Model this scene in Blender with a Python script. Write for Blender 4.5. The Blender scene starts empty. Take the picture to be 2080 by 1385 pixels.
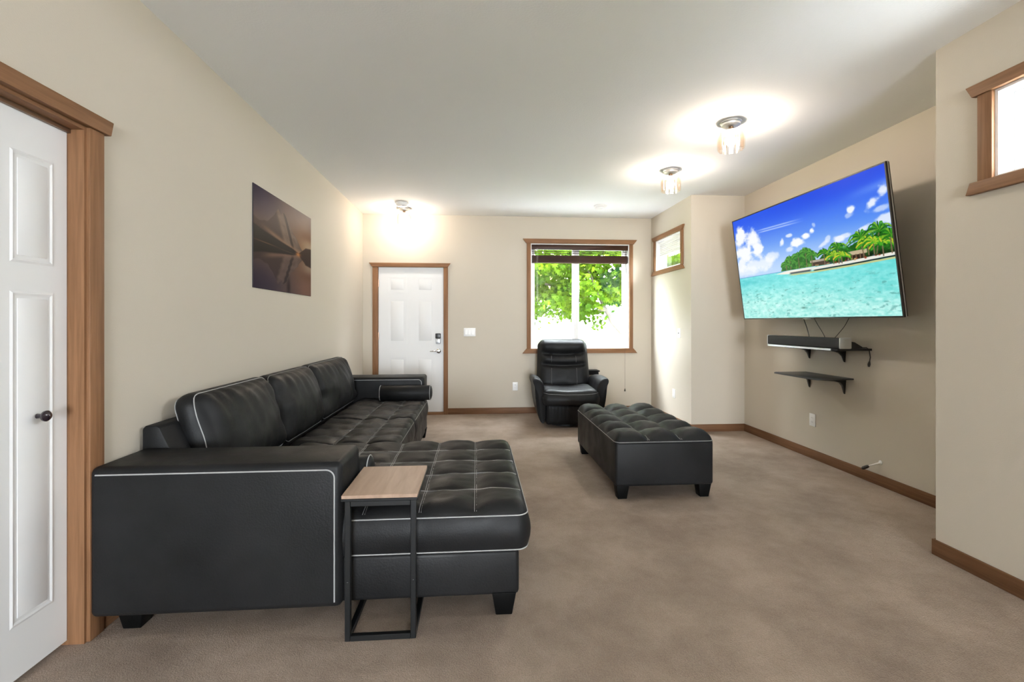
import bpy, bmesh, math, random
import numpy as np
from mathutils import Vector, Matrix, noise as mnoise

PI = math.pi
random.seed(7)
rng = np.random.default_rng(7)
C = bpy.context.scene.collection
scene = bpy.context.scene

# ------------------------------------------------------------------ camera
F_PX = 945.0
cam_d = bpy.data.cameras.new('camera')
cam = bpy.data.objects.new('camera', cam_d)
C.objects.link(cam)
cam.location = (0, 0, 1.2638)
cam.rotation_euler = (PI / 2, 0, -0.07588)
cam_d.sensor_width = 36
cam_d.sensor_fit = 'HORIZONTAL'
cam_d.lens = F_PX / 2080 * 36
cam_d.shift_y = -(692.5 - 655.13) / 2080
cam_d.clip_start = 0.05
scene.camera = cam

# ------------------------------------------------------------------ world, light, exposure
EXPO = 1.9
scene.view_settings.view_transform = 'Standard'
scene.view_settings.look = 'None'
scene.view_settings.gamma = 1
scene.view_settings.use_curve_mapping = False
scene.view_settings.exposure = EXPO
scene.cycles.use_denoising = True
scene.cycles.max_bounces = 10
scene.cycles.diffuse_bounces = 6
scene.cycles.transparent_max_bounces = 24
scene.cycles.caustics_reflective = False
scene.cycles.caustics_refractive = False
scene.cycles.sample_clamp_indirect = 6

world = bpy.data.worlds.new('overcast_sky')
scene.world = world
world.use_nodes = True
bg = world.node_tree.nodes['Background']
bg.inputs[0].default_value = (0.86, 0.935, 1.0, 1)
bg.inputs[1].default_value = 20.0


def area(name, loc, rot, sx, sy, power, color=(1, 1, 1), portal=False):
    l = bpy.data.lights.new(name, 'AREA')
    l.shape = 'RECTANGLE'
    l.size, l.size_y = sx, sy
    l.energy = power
    l.color = color
    l.cycles.is_portal = portal
    o = bpy.data.objects.new(name, l)
    C.objects.link(o)
    o.location = loc
    o.rotation_euler = rot
    return o


# window portals: they give off no light, they only guide the sampling of the sky through the openings
area('window_back_portal', (1.455, 6.47, 1.63), (-PI / 2, 0, 0), 1.4, 1.46, 1, portal=True)
area('window_transom_far_portal', (2.50, 5.88, 2.18), (0, PI / 2, 0), 0.42, 0.82, 1, portal=True)
area('window_transom_near_offscreen', (2.52, 1.66, 2.18), (0, PI / 2, 0), 0.42, 0.82, 1, portal=True)
area('unseen_rear_portal', (0.45, -6.48, 1.12), (PI / 2, 0, 0), 1.9, 2.16, 1, portal=True)  # unseen rear opening, assumed for daylight from behind the camera

# ------------------------------------------------------------------ room dimensions (metres)
H = 2.743
XL, YB, XR, YA, XT, YN, XN, YR = -1.542, 6.454, 2.478, 5.214, 3.121, 2.351, 2.493, -6.5
WT = 0.15


# ------------------------------------------------------------------ materials
def srgb(r, g, b):
    return tuple(((c / 255) / 12.92 if c / 255 <= 0.04045 else ((c / 255 + 0.055) / 1.055) ** 2.4) for c in (r, g, b))


MATS = {}


def new_mat(name):
    m = bpy.data.materials.new(name)
    m.use_nodes = True
    MATS[name] = m
    nt = m.node_tree
    return m, nt, nt.nodes['Principled BSDF']


def node(nt, t, **kw):
    n = nt.nodes.new(t)
    for k, v in kw.items():
        setattr(n, k, v)
    return n


def plain(name, col, rough=0.5, metal=0.0, spec=0.5, bump=0.0, bscale=60, var=0.0, vscale=3, sheen=0.0, coat=0.0):
    """principled material with optional noise colour variation and noise bump"""
    m, nt, p = new_mat(name)
    p.inputs['Base Color'].default_value = (*col, 1)
    p.inputs['Roughness'].default_value = rough
    p.inputs['Metallic'].default_value = metal
    p.inputs['Specular IOR Level'].default_value = spec
    p.inputs['Coat Weight'].default_value = coat
    if sheen:
        p.inputs['Sheen Weight'].default_value = sheen
    tc = node(nt, 'ShaderNodeTexCoord')
    if var:
        n = node(nt, 'ShaderNodeTexNoise')
        n.inputs['Scale'].default_value = vscale
        n.inputs['Detail'].default_value = 5
        nt.links.new(tc.outputs['Object'], n.inputs['Vector'])
        r = node(nt, 'ShaderNodeValToRGB')
        r.color_ramp.elements[0].position = 0.3
        r.color_ramp.elements[1].position = 0.7
        r.color_ramp.elements[0].color = (*[c * (1 - var) for c in col], 1)
        r.color_ramp.elements[1].color = (*[min(1, c * (1 + var)) for c in col], 1)
        nt.links.new(n.outputs['Fac'], r.inputs['Fac'])
        nt.links.new(r.outputs['Color'], p.inputs['Base Color'])
    if bump:
        n = node(nt, 'ShaderNodeTexNoise')
        n.inputs['Scale'].default_value = bscale
        n.inputs['Detail'].default_value = 4
        nt.links.new(tc.outputs['Object'], n.inputs['Vector'])
        b = node(nt, 'ShaderNodeBump')
        b.inputs['Strength'].default_value = bump
        b.inputs['Distance'].default_value = 0.01
        nt.links.new(n.outputs['Fac'], b.inputs['Height'])
        nt.links.new(b.outputs['Normal'], p.inputs['Normal'])
    return m


def wood(name, dark, light, stretch, rough=0.55):
    """wood with grain stretched along one axis; stretch = scale per axis"""
    m, nt, p = new_mat(name)
    tc = node(nt, 'ShaderNodeTexCoord')
    mp = node(nt, 'ShaderNodeMapping')
    mp.inputs['Scale'].default_value = stretch
    nt.links.new(tc.outputs['Object'], mp.inputs['Vector'])
    n = node(nt, 'ShaderNodeTexNoise')
    n.inputs['Scale'].default_value = 1.0
    n.inputs['Detail'].default_value = 6
    n.inputs['Roughness'].default_value = 0.6
    n.inputs['Distortion'].default_value = 0.4
    nt.links.new(mp.outputs['Vector'], n.inputs['Vector'])
    r = node(nt, 'ShaderNodeValToRGB')
    r.color_ramp.elements[0].position = 0.28
    r.color_ramp.elements[1].position = 0.72
    r.color_ramp.elements[0].color = (*dark, 1)
    r.color_ramp.elements[1].color = (*light, 1)
    nt.links.new(n.outputs['Fac'], r.inputs['Fac'])
    nt.links.new(r.outputs['Color'], p.inputs['Base Color'])
    p.inputs['Roughness'].default_value = rough
    p.inputs['Specular IOR Level'].default_value = 0.22
    b = node(nt, 'ShaderNodeBump')
    b.inputs['Strength'].default_value = 0.08
    b.inputs['Distance'].default_value = 0.004
    nt.links.new(n.outputs['Fac'], b.inputs['Height'])
    nt.links.new(b.outputs['Normal'], p.inputs['Normal'])
    return m


def emit(name, col, strength):
    m, nt, p = new_mat(name)
    p.inputs['Base Color'].default_value = (*col, 1)
    p.inputs['Emission Color'].default_value = (*col, 1)
    p.inputs['Emission Strength'].default_value = strength
    return m


def clear_glass(name, tint=(1, 1, 1), ior=1.45, gloss_rough=0.02):
    """thin glass: transparent with Fresnel reflection"""
    m, nt, p = new_mat(name)
    nt.nodes.remove(p)
    out = [n for n in nt.nodes if n.type == 'OUTPUT_MATERIAL'][0]
    tr = node(nt, 'ShaderNodeBsdfTransparent')
    tr.inputs['Color'].default_value = (*tint, 1)
    gl = node(nt, 'ShaderNodeBsdfGlossy')
    gl.inputs['Roughness'].default_value = gloss_rough
    # Schlick reflectance, the same on both faces of the sheet
    lw_ = node(nt, 'ShaderNodeLayerWeight')
    lw_.inputs['Blend'].default_value = 0.5
    pw_ = node(nt, 'ShaderNodeMath', operation='POWER')
    pw_.inputs[1].default_value = 5
    f0 = ((ior - 1) / (ior + 1)) ** 2
    fr = node(nt, 'ShaderNodeMath', operation='MULTIPLY_ADD')
    fr.inputs[1].default_value = 1 - f0
    fr.inputs[2].default_value = f0
    nt.links.new(lw_.outputs['Facing'], pw_.inputs[0])
    nt.links.new(pw_.outputs[0], fr.inputs[0])
    mx = node(nt, 'ShaderNodeMixShader')
    nt.links.new(fr.outputs[0], mx.inputs[0])
    nt.links.new(tr.outputs[0], mx.inputs[1])
    nt.links.new(gl.outputs[0], mx.inputs[2])
    nt.links.new(mx.outputs[0], out.inputs['Surface'])
    return m


WALL_C = (0.55, 0.50, 0.42)
plain('wall_paint', WALL_C, 0.75, spec=0.25, bump=0.06, bscale=160)
plain('ceiling_paint', (0.85, 0.86, 0.87), 0.85, spec=0.2, bump=0.12, bscale=90)
plain('white_paint', (0.74, 0.745, 0.75), 0.42, spec=0.4)
plain('white_jamb', (0.84, 0.84, 0.84), 0.55, spec=0.3)
plain('white_vinyl', (0.82, 0.82, 0.82), 0.35)
plain('white_plastic', (0.82, 0.82, 0.82), 0.35)
plain('grey_slot', (0.25, 0.25, 0.25), 0.5)
W_D, W_L = srgb(116, 82, 55), srgb(146, 107, 77)
wood('wood_z', W_D, W_L, (60, 60, 2.5))
wood('wood_x', W_D, W_L, (2.5, 60, 60))
wood('wood_y', W_D, W_L, (60, 2.5, 60))
B_D, B_L = srgb(96, 65, 43), srgb(126, 92, 65)
wood('base_x', B_D, B_L, (2.5, 60, 60))
wood('base_y', B_D, B_L, (60, 2.5, 60))
wood('blind_wood', srgb(44, 25, 17), srgb(70, 43, 30), (2.5, 60, 60), 0.4)
wood('table_wood', srgb(148, 124, 106), srgb(172, 147, 128), (30, 3, 30), 0.38)
plain('leather', (0.011, 0.011, 0.0115), 0.48, spec=0.20, bump=0.10, bscale=140, var=0.25, vscale=4)
# patchy gloss of worn leather
nt = MATS['leather'].node_tree
tc = node(nt, 'ShaderNodeTexCoord')
n1 = node(nt, 'ShaderNodeTexNoise'); n1.inputs['Scale'].default_value = 5.5; n1.inputs['Detail'].default_value = 2
nt.links.new(tc.outputs['Object'], n1.inputs['Vector'])
r = node(nt, 'ShaderNodeMapRange')
r.inputs['From Min'].default_value = 0.35; r.inputs['From Max'].default_value = 0.65
r.inputs['To Min'].default_value = 0.42; r.inputs['To Max'].default_value = 0.56
nt.links.new(n1.outputs['Fac'], r.inputs['Value'])
nt.links.new(r.outputs['Result'], nt.nodes['Principled BSDF'].inputs['Roughness'])
plain('leather_matte', (0.009, 0.009, 0.0095), 0.5, spec=0.27, bump=0.10, bscale=140)
plain('thread', (0.36, 0.36, 0.36), 0.6)
plain('thread_dim', (0.17, 0.17, 0.17), 0.6)
plain('black_wood', (0.003, 0.003, 0.003), 0.5, spec=0.12, bump=0.03, bscale=60)
plain('black_metal', (0.007, 0.0075, 0.008), 0.42, spec=0.35)
plain('black_plastic', (0.012, 0.012, 0.013), 0.35)
plain('grille', (0.016, 0.016, 0.018), 0.8, bump=0.25, bscale=600)
plain('silver', (0.58, 0.59, 0.61), 0.38, metal=0.6)
plain('chrome', (0.75, 0.75, 0.76), 0.15, metal=1.0)
plain('nickel', (0.74, 0.73, 0.71), 0.35, metal=0.6)
plain('bronze', (0.22, 0.14, 0.09), 0.35, metal=0.8)
plain('copper_hinge', (0.62, 0.38, 0.26), 0.3, metal=0.8)
plain('knob_dark', (0.02, 0.013, 0.018), 0.18, spec=0.7)
plain('cord', (0.04, 0.035, 0.03), 0.6)
plain('cord_white', (0.75, 0.74, 0.72), 0.6)
plain('shelf_dark', (0.05, 0.052, 0.056), 0.4)
plain('picture_edge', (0.05, 0.045, 0.05), 0.5)
clear_glass('glass')
clear_glass('amber_glass', (0.42, 0.34, 0.26), 1.5, 0.1)
clear_glass('crystal', (1.0, 0.93, 0.86), 1.5, 0.05)
emit('bulb_glow', (1.0, 0.93, 0.84), 105.0)

# carpet: soft mottled beige pile
m, nt, p = new_mat('carpet')
tc = node(nt, 'ShaderNodeTexCoord')
n1 = node(nt, 'ShaderNodeTexNoise'); n1.inputs['Scale'].default_value = 2.2; n1.inputs['Detail'].default_value = 7; n1.inputs['Roughness'].default_value = 0.62
n2 = node(nt, 'ShaderNodeTexNoise'); n2.inputs['Scale'].default_value = 190; n2.inputs['Detail'].default_value = 3
for q in (n1, n2):
    nt.links.new(tc.outputs['Object'], q.inputs['Vector'])
r = node(nt, 'ShaderNodeValToRGB')
r.color_ramp.elements[0].position = 0.30; r.color_ramp.elements[1].position = 0.62
r.color_ramp.elements[0].color = (0.25, 0.195, 0.155, 1); r.color_ramp.elements[1].color = (0.40, 0.32, 0.262, 1)
nt.links.new(n1.outputs['Fac'], r.inputs['Fac'])
mx = node(nt, 'ShaderNodeMixRGB', blend_type='MULTIPLY'); mx.inputs[0].default_value = 0.45
r2 = node(nt, 'ShaderNodeValToRGB'); r2.color_ramp.elements[0].position = 0.3; r2.color_ramp.elements[1].position = 0.7
r2.color_ramp.elements[0].color = (0.62, 0.62, 0.62, 1); r2.color_ramp.elements[1].color = (1.15, 1.15, 1.15, 1)
nt.links.new(n2.outputs['Fac'], r2.inputs['Fac'])
nt.links.new(r.outputs['Color'], mx.inputs[1]); nt.links.new(r2.outputs['Color'], mx.inputs[2])
nt.links.new(mx.outputs['Color'], p.inputs['Base Color'])
p.inputs['Roughness'].default_value = 0.95
p.inputs['Specular IOR Level'].default_value = 0.1
b = node(nt, 'ShaderNodeBump'); b.inputs['Strength'].default_value = 0.45; b.inputs['Distance'].default_value = 0.012
nt.links.new(n2.outputs['Fac'], b.inputs['Height'])
b2 = node(nt, 'ShaderNodeBump'); b2.inputs['Strength'].default_value = 0.35; b2.inputs['Distance'].default_value = 0.05
nt.links.new(n1.outputs['Fac'], b2.inputs['Height'])
nt.links.new(b.outputs['Normal'], b2.inputs['Normal'])
nt.links.new(b2.outputs['Normal'], p.inputs['Normal'])

# outdoors
m, nt, p = new_mat('leaf_green')
tc = node(nt, 'ShaderNodeTexCoord')
n1 = node(nt, 'ShaderNodeTexNoise'); n1.inputs['Scale'].default_value = 2.6; n1.inputs['Detail'].default_value = 6
nt.links.new(tc.outputs['Object'], n1.inputs['Vector'])
r = node(nt, 'ShaderNodeValToRGB')
r.color_ramp.elements[0].position = 0.32; r.color_ramp.elements[1].position = 0.68
r.color_ramp.elements[0].color = (0.012, 0.045, 0.001, 1); r.color_ramp.elements[1].color = (0.065, 0.11, 0.002, 1)
nt.links.new(n1.outputs['Fac'], r.inputs['Fac'])
nt.links.new(r.outputs['Color'], p.inputs['Base Color'])
p.inputs['Roughness'].default_value = 0.7
p.inputs['Specular IOR Level'].default_value = 0.08
out = [n for n in nt.nodes if n.type == 'OUTPUT_MATERIAL'][0]
tl = node(nt, 'ShaderNodeBsdfTranslucent'); nt.links.new(r.outputs['Color'], tl.inputs['Color'])
ms = node(nt, 'ShaderNodeMixShader'); ms.inputs[0].default_value = 0.5
nt.links.new(p.outputs[0], ms.inputs[1]); nt.links.new(tl.outputs[0], ms.inputs[2]); nt.links.new(ms.outputs[0], out.inputs['Surface'])
plain('concrete', (0.50, 0.49, 0.47), 0.9, var=0.1, vscale=2, bump=0.1)
plain('bark', (0.08, 0.07, 0.06), 0.9, spec=0.03, bump=0.4, bscale=40, var=0.3)
plain('grass', (0.09, 0.12, 0.04), 0.95, spec=0.03, var=0.35, vscale=4, bump=0.4, bscale=50)
plain('tan_siding', (0.30, 0.21, 0.14), 0.8, spec=0.04)
plain('white_fence_paint', (0.60, 0.60, 0.61), 0.8, spec=0.04)
plain('grey_fence_paint', (0.22, 0.22, 0.22), 0.8, spec=0.04)
plain('roof_shingle', (0.30, 0.27, 0.25), 0.9, bump=0.3, bscale=30)


# painted-surface material reading a colour attribute
def attr_mat(name, emission, strength=1.0, rough=0.3, spec=0.5):
    m, nt, p = new_mat(name)
    a = node(nt, 'ShaderNodeVertexColor', layer_name='col')
    if emission:
        p.inputs['Base Color'].default_value = (0.002, 0.002, 0.002, 1)
        nt.links.new(a.outputs['Color'], p.inputs['Emission Color'])
        p.inputs['Emission Strength'].default_value = strength
    else:
        nt.links.new(a.outputs['Color'], p.inputs['Base Color'])
    p.inputs['Roughness'].default_value = rough
    p.inputs['Specular IOR Level'].default_value = spec
    return m


attr_mat('screen_image', True, 2 ** -EXPO, 0.3, 0.04)
attr_mat('print_image', False, rough=0.45, spec=0.05)

# ------------------------------------------------------------------ mesh builder
ROOT = {}      # object -> world offset that its children's coordinates are measured from


class MB:
    def __init__(self):
        self.v = []
        self.f = []

    def add(self, verts, faces):
        o = len(self.v)
        self.v += [tuple(q) for q in verts]
        self.f += [tuple(i + o for i in fc) for fc in faces]
        return self

    def box(self, x0, x1, y0, y1, z0, z1):
        return self.add([(x0, y0, z0), (x1, y0, z0), (x1, y1, z0), (x0, y1, z0), (x0, y0, z1), (x1, y0, z1), (x1, y1, z1), (x0, y1, z1)],
                        [(0, 3, 2, 1), (4, 5, 6, 7), (0, 1, 5, 4), (1, 2, 6, 5), (2, 3, 7, 6), (3, 0, 4, 7)])

    def rbox(self, x0, x1, y0, y1, z0, z1, r=0.01, seg=3, taper=None):
        bm = bmesh.new()
        bmesh.ops.create_cube(bm, size=1)
        for q in bm.verts:
            q.co = Vector(((x0 + x1) / 2 + q.co.x * (x1 - x0), (y0 + y1) / 2 + q.co.y * (y1 - y0), (z0 + z1) / 2 + q.co.z * (z1 - z0)))
            if taper and q.co.z < (z0 + z1) / 2:
                q.co.x = (x0 + x1) / 2 + (q.co.x - (x0 + x1) / 2) * taper
                q.co.y = (y0 + y1) / 2 + (q.co.y - (y0 + y1) / 2) * taper
        if r > 0:
            bmesh.ops.bevel(bm, geom=list(bm.edges), offset=r, segments=seg, profile=0.5, affect='EDGES')
        return self.bm(bm)

    def bm(self, bm):
        bm.verts.ensure_lookup_table()
        bm.verts.index_update()
        self.add([q.co[:] for q in bm.verts], [[q.index for q in fc.verts] for fc in bm.faces])
        bm.free()
        return self

    def prism(self, poly, axis, a, b, r=0, seg=2):
        """poly: 2-d points in the plane normal to axis ('x': (y,z), 'y': (x,z), 'z': (x,y))"""
        def P(u, w, t):
            return {'x': (t, u, w), 'y': (u, t, w), 'z': (u, w, t)}[axis]
        bm = bmesh.new()
        A = [bm.verts.new(P(u, w, a)) for u, w in poly]
        B = [bm.verts.new(P(u, w, b)) for u, w in poly]
        n = len(poly)
        bm.faces.new(A); bm.faces.new(B[::-1])
        for i in range(n):
            bm.faces.new((A[i], B[i], B[(i + 1) % n], A[(i + 1) % n]))
        bmesh.ops.recalc_face_normals(bm, faces=list(bm.faces))
        if r > 0:
            bmesh.ops.bevel(bm, geom=list(bm.edges), offset=r, segments=seg, profile=0.5, affect='EDGES', clamp_overlap=True)
        return self.bm(bm)

    def tube(self, pts, r, n=6, closed=False):
        pts = [Vector(q) for q in pts]
        m = len(pts)
        rs = r if isinstance(r, (list, tuple)) else [r] * m
        rings = []
        ref = None
        for i in range(m):
            a = pts[(i - 1) % m] if (closed or i > 0) else pts[i]
            c = pts[(i + 1) % m] if (closed or i < m - 1) else pts[i]
            t = (c - a)
            t = t.normalized() if t.length > 1e-9 else Vector((0, 0, 1))
            if ref is None:
                ref = Vector((0, 0, 1)) if abs(t.z) < 0.9 else Vector((1, 0, 0))
            u = (ref - t * ref.dot(t))
            u = u.normalized() if u.length > 1e-6 else t.orthogonal().normalized()
            ref = u
            w = t.cross(u)
            rings.append([pts[i] + (u * math.cos(2 * PI * k / n) + w * math.sin(2 * PI * k / n)) * rs[i] for k in range(n)])
        V = [q for g in rings for q in g]
        Fc = []
        for i in range(m if closed else m - 1):
            j = (i + 1) % m
            for k in range(n):
                Fc.append((i * n + k, i * n + (k + 1) % n, j * n + (k + 1) % n, j * n + k))
        if not closed:
            Fc.append(tuple(range(n))[::-1])
            Fc.append(tuple((m - 1) * n + k for k in range(n)))
        return self.add(V, Fc)

    def lathe(self, prof, c, n=32, axis='z'):
        """prof: list of (radius, height along axis), from one end to the other"""
        V, Fc = [], []
        m = len(prof)
        for r, h in prof:
            for k in range(n):
                a = 2 * PI * k / n
                u, w = r * math.cos(a), r * math.sin(a)
                d = {'z': (u, w, h), 'x': (h, u, w), 'y': (w, h, u)}[axis]
                V.append((c[0] + d[0], c[1] + d[1], c[2] + d[2]))
        for i in range(m - 1):
            for k in range(n):
                Fc.append((i * n + k, i * n + (k + 1) % n, (i + 1) * n + (k + 1) % n, (i + 1) * n + k))
        Fc.append(tuple(range(n))[::-1])
        Fc.append(tuple((m - 1) * n + k for k in range(n)))
        return self.add(V, Fc)

    def xf(self, fn):
        self.v = [tuple(fn(*q)) for q in self.v]
        return self

    def build(self, name, mat, parent=None, smooth=True, angle=40, origin=None, kind=None):
        if parent is not None:
            off = ROOT[parent]
        elif origin is not None:
            off = origin
        else:
            a = np.array(self.v)
            off = ((a[:, 0].min() + a[:, 0].max()) / 2, (a[:, 1].min() + a[:, 1].max()) / 2, a[:, 2].min())
        me = bpy.data.meshes.new(name)
        me.from_pydata([(q[0] - off[0], q[1] - off[1], q[2] - off[2]) for q in self.v], [], self.f)
        bm = bmesh.new()
        bm.from_mesh(me)
        bmesh.ops.recalc_face_normals(bm, faces=list(bm.faces))
        bm.to_mesh(me)
        bm.free()
        if smooth:
            me.polygons.foreach_set('use_smooth', [True] * len(me.polygons))
            me.set_sharp_from_angle(angle=math.radians(angle))
        me.materials.append(MATS[mat])
        o = bpy.data.objects.new(name, me)
        C.objects.link(o)
        if parent is not None:
            o.parent = parent
            ROOT[o] = off
        else:
            o.location = off
            ROOT[o] = off
        if kind:
            o['kind'] = kind
        return o


def tag(o, label, cat, group=None):
    o['label'] = label
    o['category'] = cat
    if group:
        o['group'] = group
    return o


def thing(name, label, cat, loc, rotz=0, group=None, local=False):
    o = bpy.data.objects.new(name, None)
    o.empty_display_size = 0.1
    C.objects.link(o)
    o.location = loc
    o.rotation_euler = (0, 0, rotz)
    ROOT[o] = (0, 0, 0) if local else tuple(loc)
    return tag(o, label, cat, group)


def struct_root(name, loc, label=None):
    o = bpy.data.objects.new(name, None)
    o.empty_display_size = 0.1
    C.objects.link(o)
    o.location = loc
    ROOT[o] = tuple(loc)
    o['kind'] = 'structure'
    if label:
        o['label'] = label
    return o


def dup(root, loc, label=None, rotz=None):
    r = root.copy()
    C.objects.link(r)
    r.location = loc
    if rotz is not None:
        r.rotation_euler = (0, 0, rotz)
    if label:
        r['label'] = label
    for ch in list(root.children):
        c = ch.copy()
        C.objects.link(c)
        c.parent = r
        for g in ch.children:
            d = g.copy()
            C.objects.link(d)
            d.parent = c
    return r


def struct(name, mb, mat, label, smooth=False):
    o = mb.build(name, mat, smooth=smooth)
    o['kind'] = 'structure'
    o['label'] = label
    return o


def wall_x(x0, x1, y0, y1, holes):
    """wall slab lying between x0 and x1 and along y with rectangular holes (ya, yb, za, zb), sorted by y"""
    mb = MB()
    y = y0
    for a, b_, c, d in holes:
        if a > y:
            mb.box(x0, x1, y, a, 0, H)
        if c > 0:
            mb.box(x0, x1, a, b_, 0, c)
        mb.box(x0, x1, a, b_, d, H)
        y = b_
    mb.box(x0, x1, y, y1, 0, H)
    return mb


def wall_y(y0, y1, x0, x1, holes):
    mb = wall_x(y0, y1, x0, x1, holes)
    return mb.xf(lambda x, y, z: (y, x, z))


# ------------------------------------------------------------------ room shell
struct('floor', MB().box(XL - 0.9, XT + WT, YR - WT, YB + WT, -0.12, 0.0), 'carpet', 'mottled beige carpet across the whole living room')
struct('ceiling', MB().box(XL - 0.9, XT + WT, YR - WT, YB + WT, H, H + 0.12), 'ceiling_paint', 'smooth white painted ceiling')
DOOR2 = (0.745, 1.965)
struct('wall_left', wall_x(XL - 0.115, XL, YR, YB + WT, [(DOOR2[0], DOOR2[1], 0, 2.035)]), 'wall_paint', 'long beige wall behind the sofa')
struct('wall_back', wall_y(YB, YB + WT, XL - 0.115, XR + WT, [(-1.338, -0.454, 0, 2.022), (0.752, 2.157, 0.895, 2.368)]), 'wall_paint', 'beige far wall with entry door and large window')
struct('wall_right_far', wall_x(XR, XR + WT, YA + WT, YB, [(5.474, 6.284, 1.968, 2.385)]), 'wall_paint', 'short beige wall with the small high window beside the recliner corner')
struct('wall_right_return', MB().box(XR, XT, YA, YA + WT, 0, H), 'wall_paint', 'narrow beige return wall where the television alcove begins')
struct('wall_right_alcove', MB().box(XT, XT + WT, YN - WT, YA + WT, 0, H), 'wall_paint', 'beige alcove wall that carries the television')
struct('wall_right_jog', MB().box(XN, XT, YN - WT, YN, 0, H), 'wall_paint', 'hidden beige side of the television alcove')
struct('wall_right_near', wall_x(XN, XN + WT, YR, YN - WT, [(1.25, 2.06, 1.962, 2.385)]), 'wall_paint', 'beige wall in front of the alcove with a high window')
struct('wall_rear', wall_y(YR - WT, YR, XL - 0.115, XN + WT, [(-0.5, 1.4, 0.04, 2.2)]), 'wall_paint', 'beige wall behind the photographer with an opening added for daylight')
# closet behind the folding doors
struct('wall_closet', MB().box(XL - 0.80, XL - 0.75, 0.5, 2.3, 0, H).box(XL - 0.75, XL - 0.115, 0.5, 0.55, 0, H).box(XL - 0.75, XL - 0.115, 2.25, 2.3, 0, H), 'wall_paint', 'closet walls behind the folding doors')

# unseen patio frame, added behind the camera to let daylight in
w4 = struct_root('unseen_rear_window', (0.45, YR - 0.075, 0.04), 'white framed patio glazing added unseen behind the photographer for daylight')
for x in (-0.47, 0.45, 1.37):
    MB().box(x - 0.03, x + 0.03, YR - 0.11, YR - 0.04, 0.04, 2.2).build('frame_post', 'white_vinyl', w4, False)
for z in (0.07, 2.17):
    MB().box(-0.44, 1.34, YR - 0.11, YR - 0.04, z - 0.03, z + 0.03).build('frame_rail', 'white_vinyl', w4, False)


# baseboards
def baseboard(name, x0, x1, y0, y1, axis, label):
    t, h = 0.013, 0.085
    o = MB().rbox(x0, x1, y0, y1, 0, h, 0.004, 2).build(name, 'base_' + axis, smooth=True)
    o['kind'] = 'structure'
    o['label'] = label


bt = 0.013
baseboard('baseboard_back', -0.393, XR, YB - bt, YB, 'x', 'brown wood baseboard along the far wall')
baseboard('baseboard_back_corner', XL, -1.41, YB - bt, YB, 'x', 'short brown baseboard between left wall and entry door')
baseboard('baseboard_right_far', XR - bt, XR, YA - bt, YB - bt, 'y', 'brown baseboard under the small high window')
baseboard('baseboard_right_return', XR, XT, YA - bt, YA, 'x', 'brown baseboard on the narrow return wall')
baseboard('baseboard_right_alcove', XT - bt, XT, YN, YA - bt, 'y', 'brown baseboard under the television')
baseboard('baseboard_right_jog', XN, XT - bt, YN, YN + bt, 'x', 'brown baseboard on the hidden alcove side')
baseboard('baseboard_right_near', XN - bt, XN, YR, YN + bt, 'y', 'brown baseboard on the wall in front of the alcove')
baseboard('baseboard_left', XL, XL + bt, 2.04, YB - bt, 'y', 'brown baseboard along the wall behind the sofa')
baseboard('baseboard_left_near', XL, XL + bt, YR, 0.66, 'y', 'brown baseboard beyond the folding doors')


# ------------------------------------------------------------------ trims
def trap(c0, c1, z0, z1, flare_top, f=0.045):
    """trapezoid outline: wide on top (header) or wide at the bottom (apron)"""
    if flare_top:
        return [(c0 + f, z0), (c1 - f, z0), (c1, z1), (c0, z1)]
    return [(c0, z0), (c1, z0), (c1 - f, z1), (c0 + f, z1)]


# entry door casing
t1 = struct_root('trim_1', (-0.9, YB - 0.02, 0), 'brown wood casing around the white entry door')
MB().rbox(-1.41, -1.345, YB - 0.018, YB, 0, 2.022, 0.003, 2).build('casing_side', 'wood_z', t1)
MB().rbox(-0.447, -0.393, YB - 0.018, YB, 0, 2.022, 0.003, 2).build('casing_side', 'wood_z', t1)
MB().prism(trap(-1.456, -0.357, 2.022, 2.078, True, 0.04), 'y', YB - 0.028, YB, 0.003).build('header', 'wood_x', t1)
MB().box(-1.345, -1.338, YB - 0.012, YB + 0.11, 0, 2.022).build('jamb', 'wood_z', t1, False)
MB().box(-0.454, -0.447, YB - 0.012, YB + 0.11, 0, 2.022).build('jamb', 'wood_z', t1, False)
MB().rbox(-1.338, -0.454, YB - 0.02, YB + 0.1, 0, 0.032, 0.004, 2).build('threshold', 'wood_x', t1)

# folding door casing on the left wall
t2 = struct_root('trim_2', (XL + 0.01, 1.35, 0), 'brown wood casing around the white folding closet doors')
MB().rbox(XL, XL + 0.018, 1.962, 2.034, 0, 2.036, 0.004, 2).build('casing_side', 'wood_z', t2)
MB().rbox(XL, XL + 0.018, 0.675, 0.748, 0, 2.036, 0.004, 2).build('casing_side', 'wood_z', t2)
MB().prism(trap(0.645, 2.068, 2.036, 2.097, True, 0.014), 'x', XL, XL + 0.03, 0.003).build('header', 'wood_y', t2)
MB().box(XL - 0.115, XL + 0.003, 1.952, 1.968, 0, 2.036).build('jamb', 'wood_z', t2, False)
MB().box(XL - 0.115, XL + 0.003, 0.742, 0.758, 0, 2.036).build('jamb', 'wood_z', t2, False)
MB().box(XL - 0.115, XL + 0.003, 0.758, 1.952, 2.022, 2.038).build('head_jamb', 'wood_y', t2, False)
MB().box(XL - 0.085, XL - 0.045, 0.76, 1.95, 2.006, 2.022).build('door_track', 'bronze', t2, False)

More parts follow.
